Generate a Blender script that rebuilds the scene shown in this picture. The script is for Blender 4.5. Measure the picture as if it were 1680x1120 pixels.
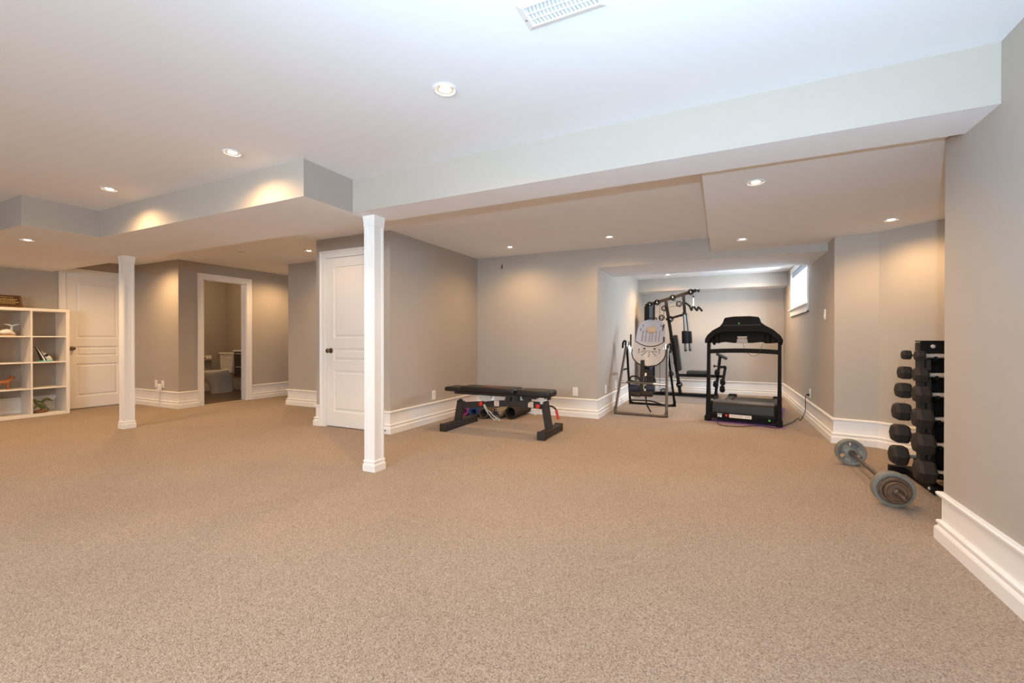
import bpy, bmesh, math, random
from mathutils import Vector, Matrix
random.seed(7)
R = math.radians
for o in list(bpy.data.objects):
    bpy.data.objects.remove(o, do_unlink=True)
scene = bpy.context.scene
col = scene.collection

# ------------------------------------------------------------------ camera
CAM_H = 1.06
FPX = 715.0
YAW, PITCH = R(25.6132), R(-0.261)
cam_d = bpy.data.cameras.new('camera')
cam = bpy.data.objects.new('camera', cam_d)
col.objects.link(cam)
cam.location = (0, 0, CAM_H)
cam.rotation_euler = (R(90) + PITCH, 0, YAW)
cam_d.sensor_width = 36.0
cam_d.lens = 36.0 * FPX / 1680.0
cam_d.clip_start = 0.02
scene.camera = cam

# ------------------------------------------------------------------ world, exposure
scene.view_settings.view_transform = 'Standard'
scene.view_settings.look = 'None'
scene.view_settings.exposure = 0.8
scene.view_settings.gamma = 1.0
scene.view_settings.use_curve_mapping = False
world = bpy.data.worlds.new('overcast_sky')
scene.world = world
world.use_nodes = True
bg = world.node_tree.nodes['Background']
bg.inputs[0].default_value = (0.80, 0.90, 1.0, 1)
bg.inputs[1].default_value = 4.0


def light(name, kind, loc, energy, color, rot=None, **kw):
    d = bpy.data.lights.new(name, kind)
    d.energy = energy
    d.color = color
    for k, v in kw.items():
        setattr(d, k, v)
    o = bpy.data.objects.new(name, d)
    col.objects.link(o)
    o.location = loc
    if rot is not None:
        o.rotation_euler = rot
    return o


def aim(v):
    return Vector(v).to_track_quat('-Z', 'Y').to_euler()


COOL = (0.80, 0.91, 1.0)
WARM = (1.0, 0.63, 0.305)
# daylight of the small high window in the gym alcove (outside the glass, shining in)
light('alcove_daylight', 'AREA', (1.30, 7.72, 1.95), 66, (0.66, 0.83, 1.0), aim((-1, 0, -0.25)),
      shape='RECTANGLE', size=1.35, size_y=0.62)
# added cool fill, set outside an assumed window behind the photographer
light('rear_cool_fill', 'AREA', (-1.2, -3.35, 1.55), 120, COOL, aim((0, 1, 0.0)),
      shape='RECTANGLE', size=2.6, size_y=1.1)
# the photographer's flash beside the camera, turned up towards the ceiling
light('camera_flash', 'SPOT', (0.07, -0.03, 1.27), 185, (0.50, 0.75, 1.0), aim((0.05, 0.8, 1.0)),
      spot_size=R(165), spot_blend=1.0, shadow_soft_size=0.02)
POT_W = 27.5      # watts of a recessed pot light
BATH_W = 8.0

# ------------------------------------------------------------------ photo pixel -> position helpers
_cy, _sy = math.cos(YAW), math.sin(YAW)
_cp, _sp = math.cos(PITCH), math.sin(PITCH)
_F = Vector((-_sy * _cp, _cy * _cp, _sp))
_R = Vector((_cy, _sy, 0))
_U = Vector((_sy * _sp, -_cy * _sp, _cp))
_C = Vector((0, 0, CAM_H))


def ray(x, y):
    return _F + _R * ((x - 840) / FPX) - _U * ((y - 560) / FPX)


def at_z(x, y, z=0.0):
    d = ray(x, y)
    return _C + d * ((z - CAM_H) / d.z)


def at_y(x, y, Y):
    d = ray(x, y)
    return _C + d * (Y / d.y)


def at_x(x, y, X):
    d = ray(x, y)
    return _C + d * (X / d.x)


# ------------------------------------------------------------------ materials
MATS = {}


def mat(name, color, rough=0.6, metal=0.0, spec=0.5, noise=0.0, nscale=30.0, bump=0.0, bscale=60.0,
        emit=None, estr=0.0, coat=0.0, detail=3.0):
    m = bpy.data.materials.new(name)
    m.use_nodes = True
    nt = m.node_tree
    b = nt.nodes['Principled BSDF']
    b.inputs['Base Color'].default_value = (*color, 1)
    b.inputs['Roughness'].default_value = rough
    b.inputs['Metallic'].default_value = metal
    b.inputs['Specular IOR Level'].default_value = spec
    b.inputs['Coat Weight'].default_value = coat
    tc = nt.nodes.new('ShaderNodeTexCoord')
    if noise > 0:
        n = nt.nodes.new('ShaderNodeTexNoise')
        n.inputs['Scale'].default_value = nscale
        n.inputs['Detail'].default_value = detail
        nt.links.new(tc.outputs['Object'], n.inputs['Vector'])
        r = nt.nodes.new('ShaderNodeMapRange')
        r.inputs[1].default_value = 0.3
        r.inputs[2].default_value = 0.7
        r.inputs[3].default_value = 1 - noise
        r.inputs[4].default_value = 1 + noise
        nt.links.new(n.outputs['Fac'], r.inputs[0])
        mx = nt.nodes.new('ShaderNodeVectorMath')
        mx.operation = 'SCALE'
        mx.inputs[0].default_value = color
        nt.links.new(r.outputs[0], mx.inputs['Scale'])
        nt.links.new(mx.outputs[0], b.inputs['Base Color'])
    if bump > 0:
        n2 = nt.nodes.new('ShaderNodeTexNoise')
        n2.inputs['Scale'].default_value = bscale
        n2.inputs['Detail'].default_value = 2
        nt.links.new(tc.outputs['Object'], n2.inputs['Vector'])
        bp = nt.nodes.new('ShaderNodeBump')
        bp.inputs['Strength'].default_value = bump
        bp.inputs['Distance'].default_value = 0.004
        nt.links.new(n2.outputs['Fac'], bp.inputs['Height'])
        nt.links.new(bp.outputs[0], b.inputs['Normal'])
    if emit is not None:
        b.inputs['Emission Color'].default_value = (*emit, 1)
        b.inputs['Emission Strength'].default_value = estr
    MATS[name] = m
    return m


def srgb(r, g, b):
    f = lambda c: ((c / 255 + 0.055) / 1.055) ** 2.4 if c > 10 else c / 255 / 12.92
    return (f(r), f(g), f(b))


M_WALL = mat('greige_wall_paint', srgb(178, 169, 159), 0.75, spec=0.25, noise=0.012, nscale=3, bump=0.05, bscale=250)
M_CEIL = mat('white_ceiling_paint', srgb(240, 242, 245), 0.9, spec=0.1, noise=0.008, nscale=2)
M_TRIM = mat('white_semigloss_trim', srgb(238, 235, 231), 0.38, spec=0.4, noise=0.006, nscale=4)
M_DOOR = mat('white_door_paint', srgb(236, 232, 227), 0.42, spec=0.4, noise=0.006, nscale=4)
M_PLASTIC_W = mat('white_plastic', srgb(236, 233, 228), 0.35)
M_BLACK = mat('black_powder_coat', srgb(17, 15, 14), 0.65, spec=0.15, noise=0.1, nscale=60)
M_GREYBLK = mat('dark_grey_powder_coat', srgb(40, 36, 34), 0.5, spec=0.25, noise=0.06, nscale=60)
M_VINYL = mat('black_vinyl', srgb(27, 23, 21), 0.4, spec=0.45, bump=0.12, bscale=300)
M_RUBBER = mat('black_rubber', srgb(52, 45, 40), 0.6, spec=0.22, noise=0.1, nscale=40)
M_FOAM = mat('black_foam', srgb(18, 18, 19), 0.85, spec=0.2, bump=0.2, bscale=200)
M_CHROME = mat('chrome', (0.93, 0.92, 0.90), 0.28, metal=0.75, bump=0.05, bscale=400)
M_STEEL = mat('brushed_steel', (0.52, 0.51, 0.50), 0.32, metal=1.0, noise=0.08, nscale=80)
M_ZINC = mat('zinc_bracket', (0.66, 0.65, 0.62), 0.4, metal=0.6, noise=0.05, nscale=80)
M_RED = mat('red_plastic', srgb(196, 44, 34), 0.4)
M_BRONZE = mat('aged_bronze', (0.20, 0.15, 0.11), 0.3, metal=1.0, noise=0.1, nscale=60)
M_LAMP = mat('lamp_lens', (1, 1, 1), 0.5, emit=(1.0, 0.86, 0.66), estr=14.0)
M_REFL = mat('lamp_reflector', srgb(232, 220, 206), 0.4, metal=0.0, noise=0.03, nscale=60)
M_LAMPTRIM = mat('lamp_trim_ring', srgb(236, 234, 232), 0.5, noise=0.01, nscale=20)


def carpet():
    m = bpy.data.materials.new('tan_berber_carpet')
    m.use_nodes = True
    nt = m.node_tree
    L = nt.links.new
    b = nt.nodes['Principled BSDF']
    b.inputs['Roughness'].default_value = 0.95
    b.inputs['Specular IOR Level'].default_value = 0.1
    b.inputs['Sheen Weight'].default_value = 0.15
    tc = nt.nodes.new('ShaderNodeTexCoord')
    mp = nt.nodes.new('ShaderNodeMapping')
    mp.inputs['Scale'].default_value = (185, 225, 1)
    L(tc.outputs['Object'], mp.inputs['Vector'])
    v = nt.nodes.new('ShaderNodeTexVoronoi')
    v.inputs['Scale'].default_value = 1.0
    v.inputs['Randomness'].default_value = 0.55
    L(mp.outputs[0], v.inputs['Vector'])
    sep = nt.nodes.new('ShaderNodeSeparateColor')
    L(v.outputs['Color'], sep.inputs[0])
    ramp = nt.nodes.new('ShaderNodeValToRGB')
    e = ramp.color_ramp.elements
    e[0].position = 0.0
    e[0].color = (*srgb(132, 111, 95), 1)
    e[1].position = 1.0
    e[1].color = (*srgb(190, 172, 153), 1)
    for pos, c in ((0.22, (163, 142, 122)), (0.6, (174, 153, 132)), (0.85, (180, 160, 139))):
        k = e.new(pos)
        k.color = (*srgb(*c), 1)
    L(sep.outputs[0], ramp.inputs[0])
    # colour gets darker towards the tuft edges
    r = nt.nodes.new('ShaderNodeMapRange')
    r.inputs[1].default_value = 0.25
    r.inputs[2].default_value = 0.75
    r.inputs[3].default_value = 1.06
    r.inputs[4].default_value = 0.72
    L(v.outputs['Distance'], r.inputs[0])
    n = nt.nodes.new('ShaderNodeTexNoise')
    n.inputs['Scale'].default_value = 1.1
    n.inputs['Detail'].default_value = 4
    L(tc.outputs['Object'], n.inputs['Vector'])
    r2 = nt.nodes.new('ShaderNodeMapRange')
    r2.inputs[1].default_value = 0.3
    r2.inputs[2].default_value = 0.7
    r2.inputs[3].default_value = 0.94
    r2.inputs[4].default_value = 1.06
    L(n.outputs['Fac'], r2.inputs[0])
    mu = nt.nodes.new('ShaderNodeMath')
    mu.operation = 'MULTIPLY'
    L(r.outputs[0], mu.inputs[0])
    L(r2.outputs[0], mu.inputs[1])
    sc = nt.nodes.new('ShaderNodeVectorMath')
    sc.operation = 'SCALE'
    L(ramp.outputs[0], sc.inputs[0])
    L(mu.outputs[0], sc.inputs['Scale'])
    L(sc.outputs[0], b.inputs['Base Color'])
    bp = nt.nodes.new('ShaderNodeBump')
    bp.inputs['Strength'].default_value = 0.55
    bp.inputs['Distance'].default_value = 0.006
    bp.invert = True
    L(v.outputs['Distance'], bp.inputs['Height'])
    L(bp.outputs[0], b.inputs['Normal'])
    return m


M_CARPET = carpet()


def glass_mat():
    m = bpy.data.materials.new('window_glass')
    m.use_nodes = True
    nt = m.node_tree
    out = nt.nodes['Material Output']
    nt.nodes.remove(nt.nodes['Principled BSDF'])
    t = nt.nodes.new('ShaderNodeBsdfTransparent')
    g = nt.nodes.new('ShaderNodeBsdfGlossy')
    g.inputs['Roughness'].default_value = 0.02
    mx = nt.nodes.new('ShaderNodeMixShader')
    mx.inputs[0].default_value = 0.05
    nt.links.new(t.outputs[0], mx.inputs[1])
    nt.links.new(g.outputs[0], mx.inputs[2])
    nt.links.new(mx.outputs[0], out.inputs[0])
    return m


M_GLASS = glass_mat()

# ------------------------------------------------------------------ mesh helpers
PM = {}     # object name -> accumulated matrix (world) of a root / part


def tag(o, label=None, cat=None, group=None, kind=None):
    if label:
        o['label'] = label
    if cat:
        o['category'] = cat
    if group:
        o['group'] = group
    if kind:
        o['kind'] = kind
    return o


def thing(name, loc=(0, 0, 0), rz=0.0, label=None, cat=None, group=None, kind=None):
    o = bpy.data.objects.new(name, None)
    o.empty_display_size = 0.1
    col.objects.link(o)
    o.location = loc
    o.rotation_euler = (0, 0, rz)
    PM[o.name] = Matrix.Translation(Vector(loc)) @ Matrix.Rotation(rz, 4, 'Z')
    return tag(o, label, cat, group, kind)


class MB:
    def __init__(s):
        s.v, s.f, s.m = [], [], []
        s.mi = 0

    def add(s, vs, fs):
        o = len(s.v)
        s.v += [Vector(p) for p in vs]
        s.f += [tuple(i + o for i in f) for f in fs]
        s.m += [s.mi] * len(fs)
        return s

    def mm(s, x0, x1, y0, y1, z0, z1):
        vs = [(x, y, z) for z in (z0, z1) for y in (y0, y1) for x in (x0, x1)]
        return s.add(vs, [(0, 2, 3, 1), (4, 5, 7, 6), (0, 1, 5, 4), (2, 6, 7, 3), (0, 4, 6, 2), (1, 3, 7, 5)])

    def box(s, c, d, rot=None):
        c = Vector(c)
        h = Vector(d) / 2
        m = rot if rot is not None else Matrix.Identity(3)
        vs = [c + m @ Vector((x * h.x, y * h.y, z * h.z)) for z in (-1, 1) for y in (-1, 1) for x in (-1, 1)]
        return s.add(vs, [(0, 2, 3, 1), (4, 5, 7, 6), (0, 1, 5, 4), (2, 6, 7, 3), (0, 4, 6, 2), (1, 3, 7, 5)])

    def bar(s, a, b, w, h, up=(0, 0, 1)):
        a, b = Vector(a), Vector(b)
        d = (b - a).normalized()
        u = Vector(up)
        if abs(d.dot(u)) > 0.98:
            u = Vector((0, 1, 0))
        sx = d.cross(u).normalized()
        uu = sx.cross(d).normalized()
        vs = []
        for p in (a, b):
            for i, j in ((-1, -1), (1, -1), (1, 1), (-1, 1)):
                vs.append(p + sx * (i * w / 2) + uu * (j * h / 2))
        return s.add(vs, [(0, 1, 2, 3)[::-1], (4, 5, 6, 7), (0, 1, 5, 4), (1, 2, 6, 5), (2, 3, 7, 6), (3, 0, 4, 7)])

    def tube(s, pts, r, n=12, caps=True, closed=False):
        pts = [Vector(p) for p in pts]
        k = len(pts)
        rs = r if isinstance(r, (list, tuple)) else [r] * k
        tang = []
        for i in range(k):
            if closed:
                t = pts[(i + 1) % k] - pts[i - 1]
            else:
                t = pts[min(i + 1, k - 1)] - pts[max(i - 1, 0)]
            tang.append(t.normalized())
        u = Vector((0, 0, 1))
        if abs(tang[0].dot(u)) > 0.95:
            u = Vector((1, 0, 0))
        vs, fs = [], []
        for i in range(k):
            t = tang[i]
            u = (u - t * u.dot(t)).normalized()
            w = t.cross(u)
            for j in range(n):
                a = 2 * math.pi * j / n
                vs.append(pts[i] + (u * math.cos(a) + w * math.sin(a)) * rs[i])
        m = k if closed else k - 1
        for i in range(m):
            i2 = (i + 1) % k
            for j in range(n):
                j2 = (j + 1) % n
                fs.append((i * n + j, i * n + j2, i2 * n + j2, i2 * n + j))
        if caps and not closed:
            fs.append(tuple(range(n))[::-1])
            fs.append(tuple((k - 1) * n + j for j in range(n)))
        return s.add(vs, fs)

    def cyl(s, a, b, r0, r1=None, n=20):
        return s.tube([a, b], [r0, r0 if r1 is None else r1], n)

    def lathe(s, prof, origin, axis=(0, 0, 1), n=28, closed=False):
        ax = Vector(axis).normalized()
        u = Vector((1, 0, 0)) if abs(ax.x) < 0.9 else Vector((0, 1, 0))
        u = (u - ax * u.dot(ax)).normalized()
        w = ax.cross(u)
        o = Vector(origin)
        vs, fs = [], []
        k = len(prof)
        for r, h in prof:
            for j in range(n):
                a = 2 * math.pi * j / n
                vs.append(o + ax * h + (u * math.cos(a) + w * math.sin(a)) * max(r, 1e-5))
        m = k if closed else k - 1
        for i in range(m):
            i2 = (i + 1) % k
            for j in range(n):
                j2 = (j + 1) % n
                fs.append((i * n + j, i * n + j2, i2 * n + j2, i2 * n + j))
        if not closed:
            if prof[0][0] > 1e-4:
                fs.append(tuple(range(n))[::-1])
            if prof[-1][0] > 1e-4:
                fs.append(tuple((k - 1) * n + j for j in range(n)))
        return s.add(vs, fs)

    def prism(s, poly, o, ax, ay, n0, n1):
        """polygon (2D) in plane o+ax*x+ay*y, extruded from n0 to n1 along ax x ay"""
        o, ax, ay = Vector(o), Vector(ax), Vector(ay)
        nn = ax.cross(ay).normalized()
        k = len(poly)
        vs = [o + ax * x + ay * y + nn * n0 for x, y in poly] + [o + ax * x + ay * y + nn * n1 for x, y in poly]
        fs = [tuple(range(k))[::-1], tuple(range(k, 2 * k))]
        for i in range(k):
            j = (i + 1) % k
            fs.append((i, j, k + j, k + i))
        return s.add(vs, fs)

    def loft(s, rings, caps=True):
        n = len(rings[0])
        vs = [p for r in rings for p in r]
        fs = []
        for i in range(len(rings) - 1):
            for j in range(n):
                j2 = (j + 1) % n
                fs.append((i * n + j, i * n + j2, (i + 1) * n + j2, (i + 1) * n + j))
        if caps:
            fs.append(tuple(range(n))[::-1])
            fs.append(tuple((len(rings) - 1) * n + j for j in range(n)))
        return s.add(vs, fs)

    def ellipsoid(s, c, rad, n=16, m=10, rot=None):
        c = Vector(c)
        rings = []
        vs, fs = [], []
        for i in range(m + 1):
            th = math.pi * i / m
            for j in range(n):
                a = 2 * math.pi * j / n
                p = Vector((rad[0] * math.sin(th) * math.cos(a), rad[1] * math.sin(th) * math.sin(a), rad[2] * math.cos(th)))
                if i in (0, m):
                    p = Vector((1e-5 * math.cos(a), 1e-5 * math.sin(a), p.z))
                vs.append(c + (rot @ p if rot is not None else p))
        for i in range(m):
            for j in range(n):
                j2 = (j + 1) % n
                fs.append((i * n + j, (i + 1) * n + j, (i + 1) * n + j2, i * n + j2))
        return s.add(vs, fs)

    def build(s, name, m, parent=None, smooth=35, bevel=0.0, segs=2, label=None, recalc=True, weld=False):
        me = bpy.data.meshes.new(name)
        P = PM[parent.name] if parent is not None else Matrix.Identity(4)
        inv = P.inverted()
        me.from_pydata([inv @ p for p in s.v], [], s.f)
        for mt in (m if isinstance(m, (list, tuple)) else [m]):
            me.materials.append(mt)
        for p, i in zip(me.polygons, s.m):
            p.material_index = i
        if recalc or weld:
            bm = bmesh.new()
            bm.from_mesh(me)
            if weld:
                bmesh.ops.remove_doubles(bm, verts=bm.verts, dist=1e-5)
            bmesh.ops.recalc_face_normals(bm, faces=bm.faces)
            bm.to_mesh(me)
            bm.free()
        if smooth:
            for p in me.polygons:
                p.use_smooth = True
            me.set_sharp_from_angle(angle=R(smooth))
        me.update()
        o = bpy.data.objects.new(name, me)
        col.objects.link(o)
        if parent is not None:
            o.parent = parent
        PM[o.name] = P
        if bevel > 0:
            md = o.modifiers.new('bevel', 'BEVEL')
            md.width = bevel
            md.segments = segs
            md.limit_method = 'ANGLE'
            md.angle_limit = R(40)
        if label:
            o['label'] = label
        return o


def copy_tree(o, parent=None):
    c = o.copy()
    col.objects.link(c)
    c.parent = parent
    PM[c.name] = PM[o.name]
    for ch in list(o.children):
        copy_tree(ch, c)
    return c


def bez(pts, n=8):
    """Catmull-Rom through points"""
    pts = [Vector(p) for p in pts]
    q = [pts[0] * 2 - pts[1]] + pts + [pts[-1] * 2 - pts[-2]]
    out = []
    for i in range(1, len(q) - 2):
        p0, p1, p2, p3 = q[i - 1:i + 3]
        for k in range(n):
            t = k / n
            out.append(0.5 * ((2 * p1) + (p2 - p0) * t + (2 * p0 - 5 * p1 + 4 * p2 - p3) * t * t + (3 * p1 - p0 - 3 * p2 + p3) * t ** 3))
    out.append(pts[-1])
    return out


def rotm(ax, ang):
    return Matrix.Rotation(ang, 3, ax)

# ================================================================== SETTING
Z_MAIN, Z_BEAM, Z_REAR, Z_DROP, Z_HEAD, Z_ALC = 2.312, 2.052, 2.285, 2.113, 2.023, 2.25
XR, XL, YB = 1.06, -8.83, 5.77
TOP = 2.55


def structure(o, label, cat):
    return tag(o, label, cat, kind='structure')


# ---- floor
b = MB()
b.mm(XL - .1, 2.2, -3.1, 9.55, -0.12, 0)
structure(b.build('floor', M_CARPET, smooth=0), 'tan looped berber carpet covering the basement floor', 'floor')

# ---- ceilings
b = MB()
b.mm(XL - .1, XR + .12, -3.1, 2.70, Z_MAIN, TOP)
structure(b.build('ceiling', M_CEIL, smooth=0), 'flat white main ceiling above the open carpeted area', 'ceiling')

b = MB()
b.mm(XL - .1, -0.112, 2.845, 8.6, Z_REAR, TOP)
structure(b.build('ceiling_back', M_CEIL, smooth=0), 'lower white ceiling beyond the beam over the weight bench and hallway', 'ceiling')

b = MB()
b.mm(-0.112, 2.2, 2.845, YB, Z_DROP, TOP)
b.m = [0] * 6
o = b.build('ceiling_drop', [M_CEIL, M_WALL], smooth=0)
structure(o, 'dropped ceiling panel with three pot lights over the dumbbell corner', 'ceiling')

b = MB()
b.mm(-1.50, 1.05, 6.75, 9.43, Z_ALC, TOP)
structure(b.build('ceiling_alcove', M_CEIL, smooth=0), 'white ceiling of the gym alcove behind the bulkhead', 'ceiling')

# ---- beam and stepped soffit (greige faces, white underside)
def soffit(name, poly, z0, z1, label):
    m = MB()
    m.prism(poly, (0, 0, 0), (1, 0, 0), (0, 1, 0), z0, z1)
    m.m[0] = 1
    m.f[0] = m.f[0]
    o = m.build(name, [M_WALL, M_CEIL], smooth=0)
    return structure(o, label, 'beam')


soffit('trim_1', [(XL - .05, 1.57), (-5.46, 1.57), (-5.46, 2.10), (-2.605, 2.10), (-2.605, 2.545), (XR + .05, 2.545), (XR + .05, 2.845), (XL - .05, 2.845)],
       Z_BEAM, 2.40, 'long boxed ceiling beam with stepped soffit on its left half')
soffit('trim_2', [(-1.50, YB), (1.05, YB), (1.05, 6.75), (-1.50, 6.75)], Z_HEAD, 2.50,
       'boxed bulkhead above the opening of the gym alcove')
soffit('trim_3', [(-1.50, 8.95), (1.05, 8.95), (1.05, 9.43), (-1.50, 9.43)], 2.008, 2.50,
       'boxed soffit along the back wall of the gym alcove')

# ---- walls
def wall(name, boxes, label):
    m = MB()
    for q in boxes:
        m.mm(*q)
    return structure(m.build(name, M_WALL, smooth=0), label, 'wall')


T = .12
wall('wall_right', [(XR, XR + T, -3.1, 3.05, 0, TOP)], 'greige wall at the right edge of the room near the camera')
wall('wall_niche_front', [(XR + T, 2.12, 3.05 - T, 3.05, 0, TOP)], 'short return wall hiding the dumbbell corner')
wall('wall_niche_right', [(2.0, 2.12, 3.05, 4.82, 0, TOP)], 'side wall of the dumbbell corner')
m = MB()
m.prism([(1.05, 5.47), (1.40, 5.42), (2.0, 4.82), (2.12, 4.82), (1.46, 5.56), (1.05, 5.56)], (0, 0, 0), (1, 0, 0), (0, 1, 0), 0, TOP)
structure(m.build('wall_niche_back', M_WALL, smooth=0), 'angled warm lit wall behind the dumbbell rack', 'wall')
WY0, WY1, WZ0, WZ1 = 6.99, 8.44, 1.55, 2.14
wall('wall_alcove_right', [(1.05, 1.05 + T, 5.56, WY0, 0, TOP), (1.05, 1.05 + T, WY1, 9.55, 0, TOP),
                           (1.05, 1.05 + T, WY0, WY1, 0, WZ0), (1.05, 1.05 + T, WY0, WY1, WZ1, TOP)],
     'alcove side wall with the small high window')
wall('wall_alcove_back', [(-1.62, 1.17, 9.43, 9.55, 0, TOP)], 'far wall of the gym alcove')
wall('wall_alcove_left', [(-1.62, -1.50, YB + .0, 9.43, 0, TOP)], 'left wall of the gym alcove behind the inversion table')
wall('wall_back', [(-3.47, -1.62, YB, YB + T, 0, TOP)], 'back wall behind the weight bench')
wall('wall_bench_side', [(-3.47, -3.35, 3.94, YB, 0, TOP)], 'side wall to the left of the weight bench')
DX0, DX1, DH = -4.352, -3.59, 2.045
wall('wall_closet', [(-4.516, DX0 - .01, 3.82, 3.94, 0, TOP), (DX1 + .01, -3.35, 3.82, 3.94, 0, TOP), (DX0 - .01, DX1 + .01, 3.82, 3.94, DH + .01, TOP)],
     'closet wall holding the white door behind the front post')
wall('wall_closet_side', [(-4.516, -4.40, 3.94, 4.95, 0, TOP)], 'left side of the closet facing the hallway')
wall('wall_hall_pier', [(-6.36, -4.516, 4.83, 4.95, 0, TOP)], 'short wall between the closet and the bathroom hallway')
wall('wall_hall_right', [(-6.36, -6.24, 4.95, 8.5, 0, TOP)], 'right wall of the hallway')
wall('wall_hall_end', [(-7.6, -6.24, 8.5, 8.62, 0, TOP)], 'end wall of the hallway')
BY0, BY1, BH = 4.165, 4.868, 2.03
XB = -7.49
wall('wall_bath', [(XB - T, XB, 3.93, BY0, 0, TOP), (XB - T, XB, BY1, 8.5, 0, TOP), (XB - T, XB, BY0, BY1, BH, TOP)],
     'hallway wall with the open bathroom doorway')
wall('wall_hall_left', [(-9.67, XB, 3.81, 3.93, 0, TOP)], 'warm lit wall with two outlets beside the left door')
D2Y0, D2Y1 = 3.0, 3.735
wall('wall_left', [(XL - T, XL, -3.1, D2Y0 - .01, 0, TOP), (XL - T, XL, D2Y1 + .01, 3.81, 0, TOP), (XL - T, XL, D2Y0 - .01, D2Y1 + .01, DH + .01, TOP)],
     'left wall behind the white cube shelf')
wall('wall_bath_far', [(-9.67, -9.555, 3.93, 5.9, 0, TOP)], 'bathroom wall with the paper holder')
wall('wall_bath_end', [(-9.555, XB - T, 5.78, 5.9, 0, TOP)], 'bathroom wall behind the toilet and vanity')
wall('wall_rear', [(XL - T, -2.5, -3.22, -3.1, 0, TOP), (0.1, XR + T, -3.22, -3.1, 0, TOP), (-2.5, 0.1, -3.22, -3.1, 0, 1.0), (-2.5, 0.1, -3.22, -3.1, 2.1, TOP)],
     'wall behind the camera with an added window')
# bathroom floor and ceiling
b = MB()
b.mm(-9.555, XB - .06, 3.93, 5.78, 0.0, 0.008)
M_BTILE = mat('brown_bathroom_tile', srgb(112, 92, 78), 0.35, noise=0.15, nscale=8)
structure(b.build('floor_bath', M_BTILE, smooth=0), 'brown tile floor of the bathroom', 'floor')
b = MB()
b.mm(-9.6, XB - .06, 3.9, 5.8, 2.3, TOP)
structure(b.build('ceiling_bath', M_CEIL, smooth=0), 'white ceiling of the bathroom', 'ceiling')

# ---- baseboards: swept profile, room side to the left of the path
P_BASE = [(0, 0), (.030, 0), (.030, .060), (.026, .068), (.018, .076), (.018, .084), (.024, .090), (.024, .100), (.016, .107), (0, .107)]
P_PANEL = [(0, .100), (.006, .100), (.006, .232), (0, .232)]
P_CAP = [(0, .226), (.010, .226), (.014, .232), (.024, .236), (.026, .248), (.020, .254), (0, .256)]


def sweep(mb, pts, prof):
    pts = [Vector((x, y, 0)) for x, y in pts]
    k = len(pts)
    nor = []
    for i in range(k - 1):
        d = (pts[i + 1] - pts[i]).normalized()
        nor.append(Vector((-d.y, d.x, 0)))
    rings = []
    for i in range(k):
        if i == 0:
            m = nor[0]
        elif i == k - 1:
            m = nor[-1]
        else:
            m = nor[i - 1] + nor[i]
            m = m / (1 + nor[i - 1].dot(nor[i]))
        rings.append([pts[i] + m * a + Vector((0, 0, z)) for a, z in prof])
    mb.loft(rings)


def baseboard(name, pts, label):
    r = thing(name, (pts[0][0], pts[0][1], 0))
    structure(r, label, 'baseboard')
    for nm, pr in (('base_molding', P_BASE), ('base_panel', P_PANEL), ('cap_rail', P_CAP)):
        m = MB()
        sweep(m, pts, pr)
        m.build(nm, M_TRIM, r, smooth=0)
    return r


baseboard('baseboard_right', [(2.0, 3.05), (XR, 3.05), (XR, -3.1)][::-1] and [(XR, -3.1), (XR, 3.05), (2.0, 3.05)], 'tall white baseboard along the right wall near the camera')
baseboard('baseboard_niche', [(2.0, 3.05), (2.0, 4.82), (1.40, 5.42), (1.05, 5.47), (1.05, 9.43), (-1.50, 9.43), (-1.50, 5.77), (-3.35, 5.77), (-3.35, 3.82), (DX1 + .085, 3.82)],
          'tall white baseboard running round the alcove and behind the weight bench')
baseboard('baseboard_closet', [(DX0 - .085, 3.82), (-4.516, 3.82), (-4.516, 4.83), (-6.36, 4.83), (-6.36, 8.5)], 'white baseboard beside the closet door and along the short hallway wall')
baseboard('baseboard_bath_wall', [(XB, 8.5), (XB, BY1 + .085)], 'white baseboard to the right of the bathroom doorway')
baseboard('baseboard_hall_left', [(XB, BY0 - .075), (XB, 3.81), (XL, 3.81)], 'white baseboard below the two outlets')
baseboard('baseboard_left', [(XL, D2Y0 - .085), (XL, -3.1)], 'white baseboard behind the cube shelf')
baseboard('baseboard_bathroom', [(XB - T, 5.78), (-9.555, 5.78), (-9.555, 3.93)], 'white baseboard inside the bathroom')
baseboard('baseboard_rear', [(XL, -3.1), (XR, -3.1)], 'white baseboard behind the camera')

# ---- doors
def panel_rings(x0, x1, z0, z1, steps, fy):
    rings = []
    for ins, dep in steps:
        rings.append([Vector((x0 + ins, fy + dep, z0 + ins)), Vector((x1 - ins, fy + dep, z0 + ins)), Vector((x1 - ins, fy + dep, z1 - ins)), Vector((x0 + ins, fy + dep, z1 - ins))])
    return rings


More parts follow.
